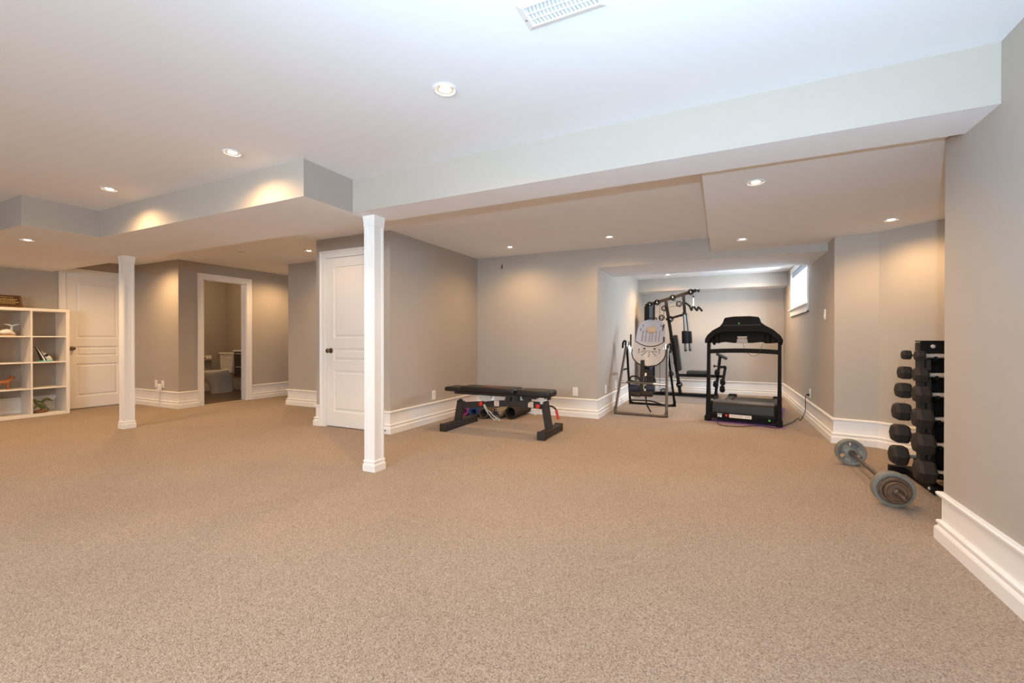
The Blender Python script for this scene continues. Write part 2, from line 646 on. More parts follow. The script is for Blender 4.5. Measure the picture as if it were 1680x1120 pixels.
def door(name, loc, rz, w, h, knob_x, label):
    """local: x 0..w, front face at y=0 looking to -y"""
    r = thing(name, loc, rz)
    structure(r, label, 'door')
    Mx = PM[r.name]

    def B(m, nm, mt, parent=r, **k):
        m.v = [Mx @ v for v in m.v]
        return m.build(nm, mt, parent, **k)
    st = .112
    zs = [(.185, .690), (.800, .955), (1.075, h - .107)]
    m = MB()
    t = .035
    g = .012
    m.mm(0, st, g, g + t, .012, h)
    m.mm(w - st, w, g, g + t, .012, h)
    e = [.012] + [z for p in zs for z in p] + [h]
    for i in range(0, len(e), 2):
        m.mm(st, w - st, g, g + t, e[i], e[i + 1])
    B(m, 'door_slab', M_DOOR, smooth=0)
    for z0, z1 in zs:
        m = MB()
        rr = panel_rings(st, w - st, z0, z1, [(0, g), (.006, g + .013), (.024, g + .015), (.044, g + .003), (.050, g + .003)], 0)
        m.loft(rr, caps=False)
        m.add(rr[-1], [(0, 1, 2, 3)])
        B(m, 'door_panel', M_DOOR, smooth=0)
    # knob
    kz = .925
    m = MB()
    m.lathe([(.033, 0), (.033, .004), (.028, .009), (.012, .012), (.011, .030), (.018, .034), (.027, .044), (.029, .054), (.024, .064), (.012, .069), (0, .070)],
            (knob_x, g, kz), (0, -1, 0), 24)
    B(m, 'knob', M_BRONZE, smooth=50)
    # jamb + casing
    m = MB()
    m.mm(-.012, -.003, 0, .11, 0, h + .012)
    m.mm(w + .003, w + .012, 0, .11, 0, h + .012)
    m.mm(-.012, w + .012, 0, .11, h + .003, h + .012)
    m.mm(-.003, w + .003, g + t, g + t + .01, 0, h)
    B(m, 'jamb', M_TRIM, smooth=0)
    casing(-.006, w + .006, h + .006, lambda m_, nm: B(m_, nm, M_TRIM, smooth=0))
    return r


def casing(x0, x1, h, emit, cw=.082):
    for nm, a, c in (('casing', 0, 1),):
        m = MB()
        prof = [(0, 0), (0, -.010), (.010, -.014), (.022, -.012), (.055, -.014), (.062, -.020), (cw, -.022), (cw, 0)]
        # mitred frame sweep: left leg, head, right leg
        rings = []
        for (cx, cz, sx, sz) in ((x0, 0, -1, 0), (x0, h, -1, 1), (x1, h, 1, 1), (x1, 0, 1, 0)):
            rings.append([Vector((cx + sx * a_, y_, cz + sz * a_)) for a_, y_ in prof])
        m.loft(rings)
        emit(m, nm)


door('door_1', (DX0, 3.82, 0), 0, DX1 - DX0, DH, .072, 'white three-panel closet door half hidden behind the front post')
door('door_2', (XL, D2Y0, 0), R(90), D2Y1 - D2Y0, DH, .06, 'white three-panel door beside the cube shelf')
# bathroom doorway casing and jamb
r = thing('door_3', (XB, BY0, 0), R(90))
structure(r, 'white cased doorway standing open to the bathroom', 'door')
Mx = PM[r.name]


def _e(m, nm):
    m.v = [Mx @ v for v in m.v]
    m.build(nm, M_TRIM, r, smooth=0)


casing(0.0, BY1 - BY0, BH, _e, .088)
m = MB()
w_ = BY1 - BY0
m.mm(0.0, .012, -.0, .125, 0, BH)
m.mm(w_ - .012, w_, -.0, .125, 0, BH)
m.mm(0, w_, -.0, .125, BH - .012, BH)
_e(m, 'jamb')
m = MB()
m.prism([(0, 0), (.04, 0), (.034, .010), (.006, .010)], (0, .0, 0), (0, 1, 0), (0, 0, 1), 0, w_)
m.v = [Mx @ v for v in m.v]
m.build('threshold', mat('pale_metal_threshold', srgb(206, 190, 165), 0.35, metal=0.4, noise=.04), r, smooth=0)

# ---- alcove window
r = thing('window_1', (1.05, (WY0 + WY1) / 2, WZ0))
structure(r, 'small bright basement window high on the alcove wall', 'window')
m = MB()
for y0, y1 in ((WY0 - .07, WY0), (WY1, WY1 + .07)):
    m.mm(1.036, 1.05, y0, y1, WZ0, WZ1 + .05)
m.mm(1.034, 1.05, WY0 - .07, WY1 + .07, WZ1, WZ1 + .07)
for y0, y1 in ((WY0, WY0 + .012), (WY1 - .012, WY1)):
    m.mm(1.04, 1.17, y0, y1, WZ0, WZ1)
m.build('casing', M_TRIM, r, smooth=0)
m = MB()
m.mm(1.005, 1.17, WY0 - .09, WY1 + .09, WZ0 - .022, WZ0)
m.build('sill', M_TRIM, r, smooth=0, bevel=.004)
m = MB()
m.mm(1.032, 1.05, WY0 - .06, WY1 + .06, WZ0 - .115, WZ0 - .022)
m.mm(1.026, 1.05, WY0 - .06, WY1 + .06, WZ0 - .115, WZ0 - .10)
m.build('apron', M_TRIM, r, smooth=0)
m = MB()
for y0, y1 in ((WY0 + .012, WY0 + .020), (WY1 - .035, WY1 - .012)):
    m.mm(1.125, 1.155, y0, y1, WZ0, WZ1)
m.mm(1.125, 1.155, WY0 + .035, WY1 - .035, WZ0, WZ0 + .025)
m.mm(1.125, 1.155, WY0 + .035, WY1 - .035, WZ1 - .035, WZ1)
m.build('sash', M_TRIM, r, smooth=0)
for y0, y1 in ((WY0 + .035, WY1 - .035),):
    m = MB()
    m.mm(1.138, 1.142, y0, y1, WZ0 + .025, WZ1 - .035)
    m.build('pane', M_GLASS, r, smooth=0)
m = MB()
m.mm(1.055, 1.10, WY0 + .014, WY1 - .014, WZ1 - .085, WZ1 - .002)
m.build('blind_headrail', mat('grey_blue_blind', srgb(150, 165, 176), 0.5, noise=.1, nscale=40), r, smooth=0, bevel=.004)
m = MB()
m.tube([(1.075, WY0 + .11, WZ1 - .085), (1.074, WY0 + .11, WZ0 + .16)], .003, 6)
m.cyl((1.074, WY0 + .11, WZ0 + .16), (1.074, WY0 + .11, WZ0 + .12), .006, .003, 8)
m.build('blind_wand', M_PLASTIC_W, r)
# ---- unseen window behind the camera, added to let in the cool fill
r = thing('added_window_2', (-1.2, -3.1, 1.0))
structure(r, 'unseen window added in the wall behind the camera for cool fill', 'window')
m = MB()
m.mm(-2.58, -2.5, -3.1, -3.08, .92, 2.18)
m.mm(.1, .18, -3.1, -3.08, .92, 2.18)
m.mm(-2.58, .18, -3.1, -3.08, 2.1, 2.18)
m.mm(-2.58, .18, -3.1, -3.06, .95, 1.0)
for x in (-2.48, -1.22, .06):
    m.mm(x - .02, x + .02, -3.2, -3.16, 1.0, 2.1)
m.build('frame', M_TRIM, r, smooth=0)
for x0, x1 in ((-2.46, -1.24), (-1.2, .04)):
    m = MB()
    m.mm(x0, x1, -3.184, -3.18, 1.0, 2.1)
    m.build('pane', M_GLASS, r, smooth=0)

# ---- support posts
def post(x0, y0, label):
    """near corner at image: x1 = x0 + s, y from y0"""
    s_ = .122
    r = thing('support_post', (x0 + s_ / 2, y0 + s_ / 2, 0), 0, label, 'post', 'white boxed support posts')
    cx, cy = x0 + s_ / 2, y0 + s_ / 2
    h = .054
    m = MB()
    m.mm(cx - h + .005, cx + h - .005, cy - h + .005, cy + h - .005, 0, Z_BEAM)
    for sx in (-1, 1):
        for sy in (-1, 1):
            a, bb = sorted((cx + sx * h, cx + sx * (h - .020)))
            c, d = sorted((cy + sy * h, cy + sy * (h - .020)))
            m.mm(a, bb, c, d, .08, Z_BEAM - .07)
    m.build('shaft', M_TRIM, r, smooth=0)
    for nm, prof in (('base', [(.064, 0), (.064, .050), (.061, .058), (.056, .066), (.060, .072), (.060, .084), (.054, .092)]),
                     ('capital', [(.054, Z_BEAM - .085), (.058, Z_BEAM - .075), (.056, Z_BEAM - .068), (.060, Z_BEAM - .02), (.063, Z_BEAM)])):
        m = MB()
        m.loft([[Vector((cx + sx * a, cy + sy * a, z)) for sx, sy in ((-1, -1), (1, -1), (1, 1), (-1, 1))] for a, z in prof])
        m.build(nm, M_TRIM, r, smooth=0)
    return r


post(-2.606, 2.652, 'white square support post in front of the closet door, nearest the camera')
post(-6.478, 2.652, 'white square support post beside the cube shelf, further left')

# ---- recessed pot lights
_rl = None


def pot(x, y, z, label, power=1.0):
    r = thing('recessed_light', (x, y, z), 0, label, 'light', 'recessed ceiling lights')
    m = MB()
    m.lathe([(.058, -.001), (.060, -.005), (.052, -.008), (.044, -.005), (.041, -.001)], (x, y, z), n=32, closed=True)
    m.build('trim_ring', M_LAMPTRIM, r)
    m = MB()
    m.lathe([(.042, -.0005), (.042, -.004), (.026, -.0015), (.026, -.0005)], (x, y, z), n=32, closed=True)
    m.build('reflector', M_REFL, r)
    m = MB()
    m.lathe([(.026, -.0008), (.026, -.003), (.018, -.005), (0, -.006)], (x, y, z), n=24)
    m.build('lens', M_LAMP, r)
    d = bpy.data.lights.new('pot_lamp', 'SPOT')
    d.energy = POT_W * power
    d.color = WARM
    d.spot_size = R(160)
    d.spot_blend = 0.85
    d.shadow_soft_size = .03
    o = bpy.data.objects.new('pot_lamp', d)
    col.objects.link(o)
    o.parent = r
    o.location = (0, 0, -.03)
    return r


pot(-1.247, 1.827, Z_MAIN, 'pot light nearest the ceiling vent in the main ceiling')
pot(-2.953, 1.827, Z_MAIN, 'pot light in the main ceiling, second from the ceiling vent', .8)
pot(-4.591, 1.827, Z_MAIN, 'pot light in the main ceiling shining on the soffit face, furthest from the vent', .8)
pot(-6.218, 1.828, Z_BEAM, 'pot light under the soffit above the cube shelf', 1.35)
pot(-2.519, 5.19, Z_REAR, 'pot light above the left half of the weight bench', .85)
pot(-1.201, 5.19, Z_REAR, 'pot light above the alcove corner to the right of the weight bench', .85)
pot(-5.12, 4.206, Z_REAR, 'pot light in the hallway ceiling left of the closet')
pot(.208, 3.338, Z_DROP, 'pot light in the dropped ceiling closest to the beam')
pot(.201, 5.17, Z_DROP, 'pot light in the dropped ceiling in front of the alcove bulkhead')
pot(1.346, 4.894, Z_DROP, 'pot light in the dropped ceiling above the dumbbell rack', .78)
pot(-.885, 8.45, Z_ALC, 'pot light in the alcove ceiling above the home gym', 1.5)
pot(.449, 8.45, Z_ALC, 'pot light in the alcove ceiling nearer the window', 1.5)
# pots of the same grid hidden by the beam or outside the picture
pot(-1.201, 3.34, Z_REAR, 'pot light hidden behind the beam, in line with the alcove corner', .6)
pot(-2.519, 3.34, Z_REAR, 'pot light hidden behind the beam, in front of the weight bench', .6)
pot(-4.0, 3.25, Z_REAR, 'pot light hidden behind the beam, in front of the closet door', .3)
pot(-7.6, 3.3, Z_REAR, 'pot light in front of the wall with two outlets', 1.5)
pot(-7.85, 1.828, Z_BEAM, 'pot light under the soffit in front of the cube shelf, left of the frame', 1.1)
pot(-6.9, 5.3, Z_REAR, 'pot light in the hallway beside the bathroom door', 1.2)
for x, w_ in ((-2.953, 'nearer the right wall'), (-6.218, 'nearer the left wall')):
    pot(x, -.9, Z_MAIN, 'pot light in the main ceiling behind the camera, ' + w_)
# bathroom ceiling lamp
r = thing('bathroom_light', (-8.5, 4.75, 2.3), 0, 'round flush bathroom ceiling light above the doorway view', 'light')
m = MB()
m.lathe([(.15, 0), (.15, -.02), (.14, -.05), (.08, -.085), (0, -.095)], (-8.5, 4.75, 2.3), n=28)
m.build('dome', mat('frosted_lamp_glass', (.9, .88, .84), .4, emit=(1, .8, .58), estr=2.0), r)
o = light('bathroom_lamp', 'POINT', (0, 0, -.16), BATH_W, WARM, shadow_soft_size=.08)
o.parent = r

# ---- ceiling vent
vx0, vx1, vy0, vy1 = -.70, -.385, 1.478, 1.628
vz = Z_MAIN
r = thing('ceiling_vent', ((vx0 + vx1) / 2, (vy0 + vy1) / 2, vz), 0, 'white louvred air vent in the main ceiling', 'vent')
m = MB()
iv = .028
rings = []
for ins, dz in ((0, 0), (0.002, -.004), (iv - .004, -.009), (iv, -.005)):
    rings.append([Vector((vx0 + ins, vy0 + ins, vz + dz)), Vector((vx1 - ins, vy0 + ins, vz + dz)), Vector((vx1 - ins, vy1 - ins, vz + dz)), Vector((vx0 + ins, vy1 - ins, vz + dz))])
m.loft(rings, caps=False)
m.build('frame', M_TRIM, r, smooth=0)
m = MB()
m.mm(vx0 + iv - .004, vx1 - iv + .004, vy0 + iv - .004, vy1 - iv + .004, vz - .0015, vz - .0005)
m.build('backing', mat('vent_shadow_grey', srgb(206, 208, 212), .8, noise=.05), r, smooth=0)
nsl = 17
for i in range(nsl):
    x = vx0 + iv + (i + .5) * (vx1 - vx0 - 2 * iv) / nsl
    m = MB()
    pts = []
    for k in range(7):
        t = k / 6
        pts.append((x - .006 * math.sin(t * math.pi), vy0 + iv + t * (vy1 - vy0 - 2 * iv)))
    rings = [[Vector((px_ - .0045, y_, vz - .0065)), Vector((px_ + .0030, y_, vz - .0035)), Vector((px_ + .0034, y_, vz - .0030)), Vector((px_ - .0042, y_, vz - .0052))] for px_, y_ in pts]
    m.loft(rings)
    m.build('slat', M_TRIM, r, smooth=0)
for t in (.34, .67):
    m = MB()
    y_ = vy0 + iv + t * (vy1 - vy0 - 2 * iv)
    m.mm(vx0 + iv, vx1 - iv, y_ - .0025, y_ + .0025, vz - .008, vz - .0055)
    m.build('crossbar', M_TRIM, r, smooth=0)
for x, y in ((vx0 + .014, (vy0 + vy1) / 2 + .01), (vx1 - .014, (vy0 + vy1) / 2 + .01)):
    m = MB()
    m.lathe([(.004, -.004), (.004, -.010), (0, -.011)], (x, y, vz), n=10)
    m.build('screw', M_STEEL, r)

# ---- smoke detector
r = thing('smoke_detector', (-5.883, 3.75, Z_REAR), 0, 'small white smoke detector on the hallway ceiling', 'smoke detector')
m = MB()
m.lathe([(.062, 0), (.062, -.012), (.058, -.022), (.050, -.034), (0, -.036)], (-5.883, 3.75, Z_REAR), n=28)
m.build('housing', M_PLASTIC_W, r)
m = MB()
m.lathe([(.044, -.034), (.044, -.036), (.03, -.040), (0, -.041)], (-5.883, 3.75, Z_REAR), n=24)
m.build('grille', mat('detector_grey', srgb(205, 205, 203), .6, noise=.02), r)

# ---- outlets and switches
M_SLOT = mat('outlet_slot_dark', srgb(60, 56, 52), .6, noise=.05)


def outlet(loc, facing, label, switch=False, name=None):
    """facing: unit vector out of the wall (axis aligned)"""
    f = Vector(facing)
    sx = Vector((0, 0, 1)).cross(f)
    c = Vector(loc)
    r = thing(name or ('light_switch' if switch else 'wall_outlet'), loc, 0, label, 'switch' if switch else 'outlet')
    m = MB()
    Rm = Matrix((sx, f, Vector((0, 0, 1)))).transposed()
    m.box(c + f * .003, (.072, .006, .116), Rm)
    m.build('cover_plate', M_PLASTIC_W, r, smooth=0, bevel=.002)
    if switch:
        m = MB()
        m.box(c + f * .008, (.034, .006, .068), Rm @ rotm('X', R(4)))
        m.build('rocker', M_PLASTIC_W, r, smooth=0, bevel=.001)
    else:
        for dz in (-.0195, .0195):
            m = MB()
            m.box(c + f * .0075 + Vector((0, 0, dz)), (.034, .004, .028), Rm)
            q = m.build('receptacle', M_PLASTIC_W, r, smooth=0, bevel=.001)
            m = MB()
            for dx in (-.007, .007):
                m.box(c + f * .0097 + sx * dx + Vector((0, 0, dz + .003)), (.003, .001, .009), Rm)
            m.build('slots', M_SLOT, q, smooth=0)
    return r


outlet((-3.35, 4.644, .342), (1, 0, 0), 'white outlet on the side wall left of the weight bench')
outlet((-1.801, YB, .345), (0, -1, 0), 'white outlet on the back wall right of the weight bench')
p = at_x(1092 - 100, 640, -1.5)
outlet((-1.5, at_x(993.5, 636, -1.5).y, .345), (1, 0, 0), 'white outlet on the alcove left wall nearest its front corner')
outlet((-1.5, at_x(1010, 636, -1.5).y, .345), (1, 0, 0), 'white outlet on the alcove left wall behind the inversion table leg')
outlet((1.05, 6.785, .36), (-1, 0, 0), 'white outlet feeding the treadmill cord')
outlet((1.05, 5.90, 1.34), (-1, 0, 0), 'white light switch on the alcove right wall below the window', switch=True)
outlet((at_y(256.5, 629, 3.81).x, 3.81, at_y(256.5, 629, 3.81).z), (0, -1, 0), 'plain white wall plate left of the plugged-in freshener')
oc = at_y(267.5, 630, 3.81)
outlet((oc.x, 3.81, oc.z), (0, -1, 0), 'white outlet partly covered by the plugged-in freshener')
# plug-in device with cord
r = thing('plug_in_freshener', (oc.x - .03, 3.78, oc.z - .06), 0, 'white plug-in device with red spot on the outlet by the left door', 'air freshener')
c = Vector((oc.x - .035, 3.775, oc.z - .05))
m = MB()
m.loft([[c + Vector((sx * a, sy * .022 - .003, z)) for sx, sy in ((-1, -1), (1, -1), (1, 1), (-1, 1))] for a, z in ((.024, -.075), (.034, -.065), (.040, .0), (.034, .045), (.020, .055))])
m.build('body', M_PLASTIC_W, r, smooth=50, bevel=.004)
m = MB()
m.ellipsoid(c + Vector((-.012, -.026, .0)), (.011, .004, .013), 12, 6)
m.build('indicator', M_RED, r)
m = MB()
m.tube(bez([c + Vector((.01, 0, -.07)), c + Vector((.02, -.01, -.14)), Vector((c.x + .018, 3.765, .12)), Vector((c.x + .02, 3.76, .03)), Vector((c.x + .02, 3.74, .005))]), .003, 6)
m.build('cord', mat('pale_cord', srgb(200, 190, 178), .5, noise=.03), r)
# door stop on baseboard behind front post
p = at_y(632.5, 705.5, 3.79)
r = thing('door_stop', (p.x, 3.79, p.z), 0, 'small dark spring door stop on the baseboard behind the front post', 'door stop')
m = MB()
m.cyl((p.x, 3.79, p.z), (p.x, 3.725, p.z), .006, .006, 10)
m.build('spring', M_BRONZE, r)
m = MB()
m.lathe([(.011, 0), (.012, .004), (.012, .012), (.008, .015), (0, .016)], (p.x, 3.726, p.z), (0, -1, 0), 14)
m.build('rubber_tip', M_RUBBER, r)
# little hook on back wall
p = at_y(824, 438, YB)
r = thing('wall_hook', (p.x, YB, p.z), 0, 'tiny dark hook high on the back wall above the weight bench', 'hook')
m = MB()
m.tube(bez([(p.x, YB, p.z + .03), (p.x, YB - .012, p.z + .03), (p.x, YB - .016, p.z), (p.x, YB - .026, p.z - .02), (p.x, YB - .034, p.z - .008)], 5), .004, 8)
m.build('hook', M_BRONZE, r)
m = MB()
m.mm(p.x - .006, p.x + .006, YB - .003, YB, p.z - .03, p.z + .04)
m.build('hook_plate', M_BRONZE, r, smooth=0)

# ================================================================== CUBE SHELF
M_SHELF = mat('white_laminate', srgb(236, 230, 222), 0.45, noise=.006, nscale=6)
SX0, SX1 = -8.795, -8.455       # back, front
SY1 = 2.905
SY0 = SY1 - 1.47
r = thing('cube_shelf', ((SX0 + SX1) / 2, (SY0 + SY1) / 2, 0), 0, 'white open-backed four by four cube shelf against the left wall', 'shelf')
ot, it = .038, .016
SH = 1.487
cell = (SH - 2 * ot - 3 * it) / 4
for nm, z0, z1 in (('bottom_board', 0, ot), ('top_board', SH - ot, SH)):
    m = MB()
    m.mm(SX0, SX1, SY0, SY1, z0, z1)
    m.build(nm, M_SHELF, r, smooth=0, bevel=.0015)
for y0, y1 in ((SY0, SY0 + ot), (SY1 - ot, SY1)):
    m = MB()
    m.mm(SX0, SX1, y0, y1, ot, SH - ot)
    m.build('side_board', M_SHELF, r, smooth=0, bevel=.0015)
ycell = (1.47 - 2 * ot - 3 * it) / 4
divs = []
for i in range(1, 4):
    y = SY1 - ot - i * ycell - (i - 1) * it
    divs.append(y)
    m = MB()
    m.mm(SX0, SX1 - .002, y - it, y, ot, SH - ot)
    m.build('divider', M_SHELF, r, smooth=0)
shelfz = [ot]
for i in range(1, 4):
    z = ot + i * cell + (i - 1) * it
    shelfz.append(z + it)
    for k in range(4):
        ya = SY1 - ot - k * (ycell + it)
        m = MB()
        m.mm(SX0, SX1 - .003, ya - ycell, ya, z, z + it)
        m.build('shelf_board', M_SHELF, r, smooth=0)


def shelf_pt(px_, X, z):
    """point on a shelf board at depth X under photo column px_"""
    q = at_x(px_, 600, X)
    return Vector((X, q.y, z))


# ---- plaque on top
c = shelf_pt(12, -8.58, SH)
r = thing('wooden_plaque', (c.x, c.y, SH), 0, 'brown wooden plaque with lines of gold lettering on top of the cube shelf', 'plaque')
tl = rotm('Y', R(-22))
pc = c + Vector((0, 0, .085))


def PL(p):
    return pc + tl @ Vector(p)


M_WOODP = mat('dark_plaque_wood', srgb(98, 58, 36), .4, noise=.2, nscale=25)
M_GOLD = mat('gold_lettering', srgb(214, 186, 120), .35, metal=.5, noise=.1, nscale=90)
m = MB()
m.loft([[PL((x, sy * a, sz * a2)) for sy, sz in ((-1, -1), (1, -1), (1, 1), (-1, 1))] for x, a, a2 in ((-.012, .135, .088), (.006, .135, .088), (.012, .128, .081))])
m.build('backboard', M_WOODP, r, smooth=0)
m = MB()
m.loft([[PL((x, sy * a, sz * a2)) for sy, sz in ((-1, -1), (1, -1), (1, 1), (-1, 1))] for x, a, a2 in ((.011, .110, .066), (.014, .108, .064))])
m.build('engraved_plate', mat('dark_bronze_plate', srgb(78, 62, 44), .35, metal=.5, noise=.15, nscale=40), r, smooth=0)
m = MB()
for row, (z, wd) in enumerate(((.050, .07), (.022, .09), (.004, .075), (-.018, .095), (-.040, .08))):
    y = -wd
    while y < wd - .006:
        ln = random.uniform(.006, .020)
        m.box(PL((.0148, y + ln / 2, z)), (.0016, ln, .011 if row % 2 else .008), tl)
        y += ln + .005
m.build('lettering', M_GOLD, r, smooth=0)
m = MB()
m.bar(PL((-.012, 0, .03)), (c.x - .10, c.y, SH + .002), .05, .005)
m.build('easel_strut', M_WOODP, r, smooth=0)


def path_body(m, pts, rads, n=10, k=5, sq=1.0):
    P = bez(pts, k)
    rr = []
    for i in range(len(rads) - 1):
        for j in range(k):
            t = j / k
            t = t * t * (3 - 2 * t)
            rr.append(rads[i] * (1 - t) + rads[i + 1] * t)
    rr.append(rads[-1])
    m.tube(P, rr, n)


# ---- whale figurine (second column, top row): white fish body and upright pale tail on base
z = shelfz[3]
c = shelf_pt(12, -8.60, z)
r = thing('whale_figurine', (c.x, c.y, z), 0, 'white and pale blue whale tail ornament in the top row of the cube shelf', 'figurine')
M_WHALE = mat('pale_blue_glaze', srgb(176, 190, 204), .25, noise=.1, nscale=30)
M_WHITE_GL = mat('white_glaze', srgb(228, 224, 218), .25, noise=.08, nscale=40)
m = MB()
m.lathe([(.075, 0), (.078, .006), (.07, .014), (0, .016)], (c.x, c.y, z), n=24)
m.build('base', mat('tan_glaze', srgb(190, 160, 128), .4, noise=.1), r)
m = MB()
path_body(m, [c + Vector((.0, -.085, .03)), c + Vector((.01, -.045, .05)), c + Vector((.01, .0, .055)), c + Vector((0, .045, .038)), c + Vector((0, .08, .026))], [.006, .030, .036, .022, .005])
m.build('body', M_WHITE_GL, r, smooth=60)
m = MB()
path_body(m, [c + Vector((-.01, .030, .02)), c + Vector((-.01, .040, .07)), c + Vector((-.01, .045, .12)), c + Vector((-.01, .046, .135))], [.022, .016, .009, .008])
m.build('tail_stock', M_WHALE, r, smooth=60)
for sg in (-1, 1):
    m = MB()
    path_body(m, [c + Vector((-.01, .046, .132)), c + Vector((-.008, .046 + sg * .035, .150)), c + Vector((-.004, .046 + sg * .075, .158))], [.012, .010, .002], 8)
    m.build('fluke', M_WHALE, r, smooth=60)

# ---- sailing fin sculpture (first column, second row)
z = shelfz[2]
c = shelf_pt(73, -8.60, z)
r = thing('fin_sculpture', (c.x, c.y, z), 0, 'black and white striped swooping ornament on a teal base in the cube shelf', 'figurine')
M_BLKGL = mat('black_glaze', srgb(26, 26, 34), .2, noise=.1)
m = MB()
m.loft([[c + Vector((a * math.cos(t), a * 1.6 * math.sin(t), h)) for t in [2 * math.pi * i / 20 for i in range(20)]] for a, h in ((.052, 0), (.054, .008), (.048, .014))])
m.build('base', mat('teal_glaze', srgb(92, 190, 186), .3, noise=.08), r)
for i, (mt, y0, top, lean) in enumerate(((M_BLKGL, -.052, .205, -.055), (M_WHITE_GL, -.034, .190, -.052), (M_BLKGL, -.018, .175, -.050), (M_WHITE_GL, .004, .140, -.042), (M_WHITE_GL, .030, .110, -.03))):
    m = MB()
    rings = []
    for k in range(7):
        t = k / 6
        w = .024 * (1 - t) + .005
        yy = y0 + .022 * (1 - t) ** 2 * 1.2 + lean * t * t * .9
        zz = .012 + top * t
        rings.append([c + Vector((.018 * (1 - t * .8), yy - w * .5, zz)), c + Vector((.018 * (1 - t * .8), yy + w * .5, zz)), c + Vector((-.018 * (1 - t * .8), yy + w * .5, zz)), c + Vector((-.018 * (1 - t * .8), yy - w * .5, zz))])
    m.loft(rings)
    m.build('fin', mt, r, smooth=50)
m = MB()
m.ellipsoid(c + Vector((.02, .022, .085)), (.012, .030, .018), 14, 8)
m.build('dark_patch', M_BLKGL, r, smooth=60)
m = MB()
path_body(m, [c + Vector((.01, .02, .07)), c + Vector((.012, .045, .045)), c + Vector((.012, .075, .016))], [.032, .024, .006])
m.build('head', M_WHITE_GL, r, smooth=60)

# ---- brown dog figurine (second column, third row)
z = shelfz[1]
c = shelf_pt(7, -8.58, z)
r = thing('dog_figurine', (c.x, c.y, z), 0, 'brown standing dog figurine in the third row of the cube shelf', 'figurine')
M_DOG = mat('brown_dog_glaze', srgb(150, 92, 52), .45, noise=.15, nscale=30)
m = MB()
path_body(m, [c + Vector((0, -.09, .085)), c + Vector((0, -.06, .098)), c + Vector((0, -.01, .095)), c + Vector((0, .025, .102)), c + Vector((0, .045, .125)), c + Vector((0, .055, .15))], [.012, .027, .026, .034, .026, .020])
m.build('body', M_DOG, r, smooth=60)
m = MB()
m.ellipsoid(c + Vector((0, .062, .160)), (.020, .026, .021), 14, 8)
path_body(m, [c + Vector((0, .07, .158)), c + Vector((0, .092, .152)), c + Vector((0, .104, .149))], [.015, .012, .008], 8)
m.build('head', M_DOG, r, smooth=60)
for sx in (-1, 1):
    m = MB()
    path_body(m, [c + Vector((sx * .018, .058, .172)), c + Vector((sx * .026, .055, .158)), c + Vector((sx * .024, .054, .142))], [.006, .009, .003], 8)
    m.build('ear', M_DOG, r, smooth=60)
    for y in (.028, -.065):
        m = MB()
        path_body(m, [c + Vector((sx * .016, y, .09)), c + Vector((sx * .017, y - (.012 if y < 0 else 0), .05)), c + Vector((sx * .017, y, .012)), c + Vector((sx * .017, y + .010, 0.004))], [.018, .011, .008, .009], 8)
        m.build('leg', M_DOG, r, smooth=60)
m = MB()
path_body(m, [c + Vector((0, -.085, .095)), c + Vector((0, -.115, .09)), c + Vector((0, -.135, .06))], [.010, .008, .003], 8)
m.build('tail', M_DOG, r, smooth=60)

# ---- green bird figurine (first column, bottom row)
z = shelfz[0]
c = shelf_pt(66, -8.58, z)
r = thing('bird_figurine', (c.x, c.y, z), 0, 'green winged bird figurine on a brown rock in the bottom row of the cube shelf', 'figurine')
M_GREEN = mat('mottled_green_glaze', srgb(96, 104, 66), .4, noise=.35, nscale=40)
M_ROCK = mat('brown_rock_glaze', srgb(112, 74, 50), .5, noise=.3, nscale=30)
m = MB()
for q, rad in (((0, 0, .016), (.045, .08, .022)), ((0, .03, .03), (.035, .045, .028)), ((.01, -.03, .02), (.035, .04, .02))):
    m.ellipsoid(c + Vector(q), rad, 14, 8)
m.build('rock', M_ROCK, r, smooth=60)
m = MB()
path_body(m, [c + Vector((0, .055, .04)), c + Vector((0, .03, .08)), c + Vector((0, -.005, .12)), c + Vector((0, -.035, .15)), c + Vector((.0, -.05, .165))], [.012, .034, .040, .028, .018])
m.build('body', M_GREEN, r, smooth=60)
m = MB()
m.ellipsoid(c + Vector((0, -.058, .172)), (.020, .026, .022), 14, 8)
path_body(m, [c + Vector((0, -.075, .170)), c + Vector((0, -.095, .160)), c + Vector((0, -.098, .148))], [.011, .007, .002], 8)
m.build('head', M_GREEN, r, smooth=60)
for s_, pts in ((0, [(-.01, .0, .135), (-.02, .04, .175), (-.02, .085, .185), (-.02, .135, .150)]), (1, [(.02, -.01, .13), (.04, -.045, .12), (.05, -.075, .085), (.05, -.085, .06)])):
    m = MB()
    P = bez([c + Vector(q) for q in pts], 5)
    n_ = len(P)
    rings = []
    for i, q in enumerate(P):
        t = i / (n_ - 1)
        w = .034 * math.sin(math.pi * (.15 + .8 * t)) + .003
        rings.append([q + Vector((-.005, 0, w * .3)), q + Vector((.005, 0, w * .3)), q + Vector((.004, -.3 * w, -w)), q + Vector((-.004, -.3 * w, -w))])
    m.loft(rings)
    m.build('wing', M_GREEN, r, smooth=50)
m = MB()
path_body(m, [c + Vector((0, .05, .06)), c + Vector((0, .075, .04)), c + Vector((0, .09, .02))], [.020, .016, .006], 8)
m.build('tail', M_GREEN, r, smooth=60)

# ================================================================== BATHROOM FITTINGS
M_CERAMIC = mat('white_ceramic', srgb(238, 234, 228), .12, spec=.6, noise=.004, nscale=5)
tx, ty = -8.955, 5.20
r = thing('toilet', (tx, ty, .008), 0, 'white two-piece toilet seen through the bathroom doorway', 'toilet')


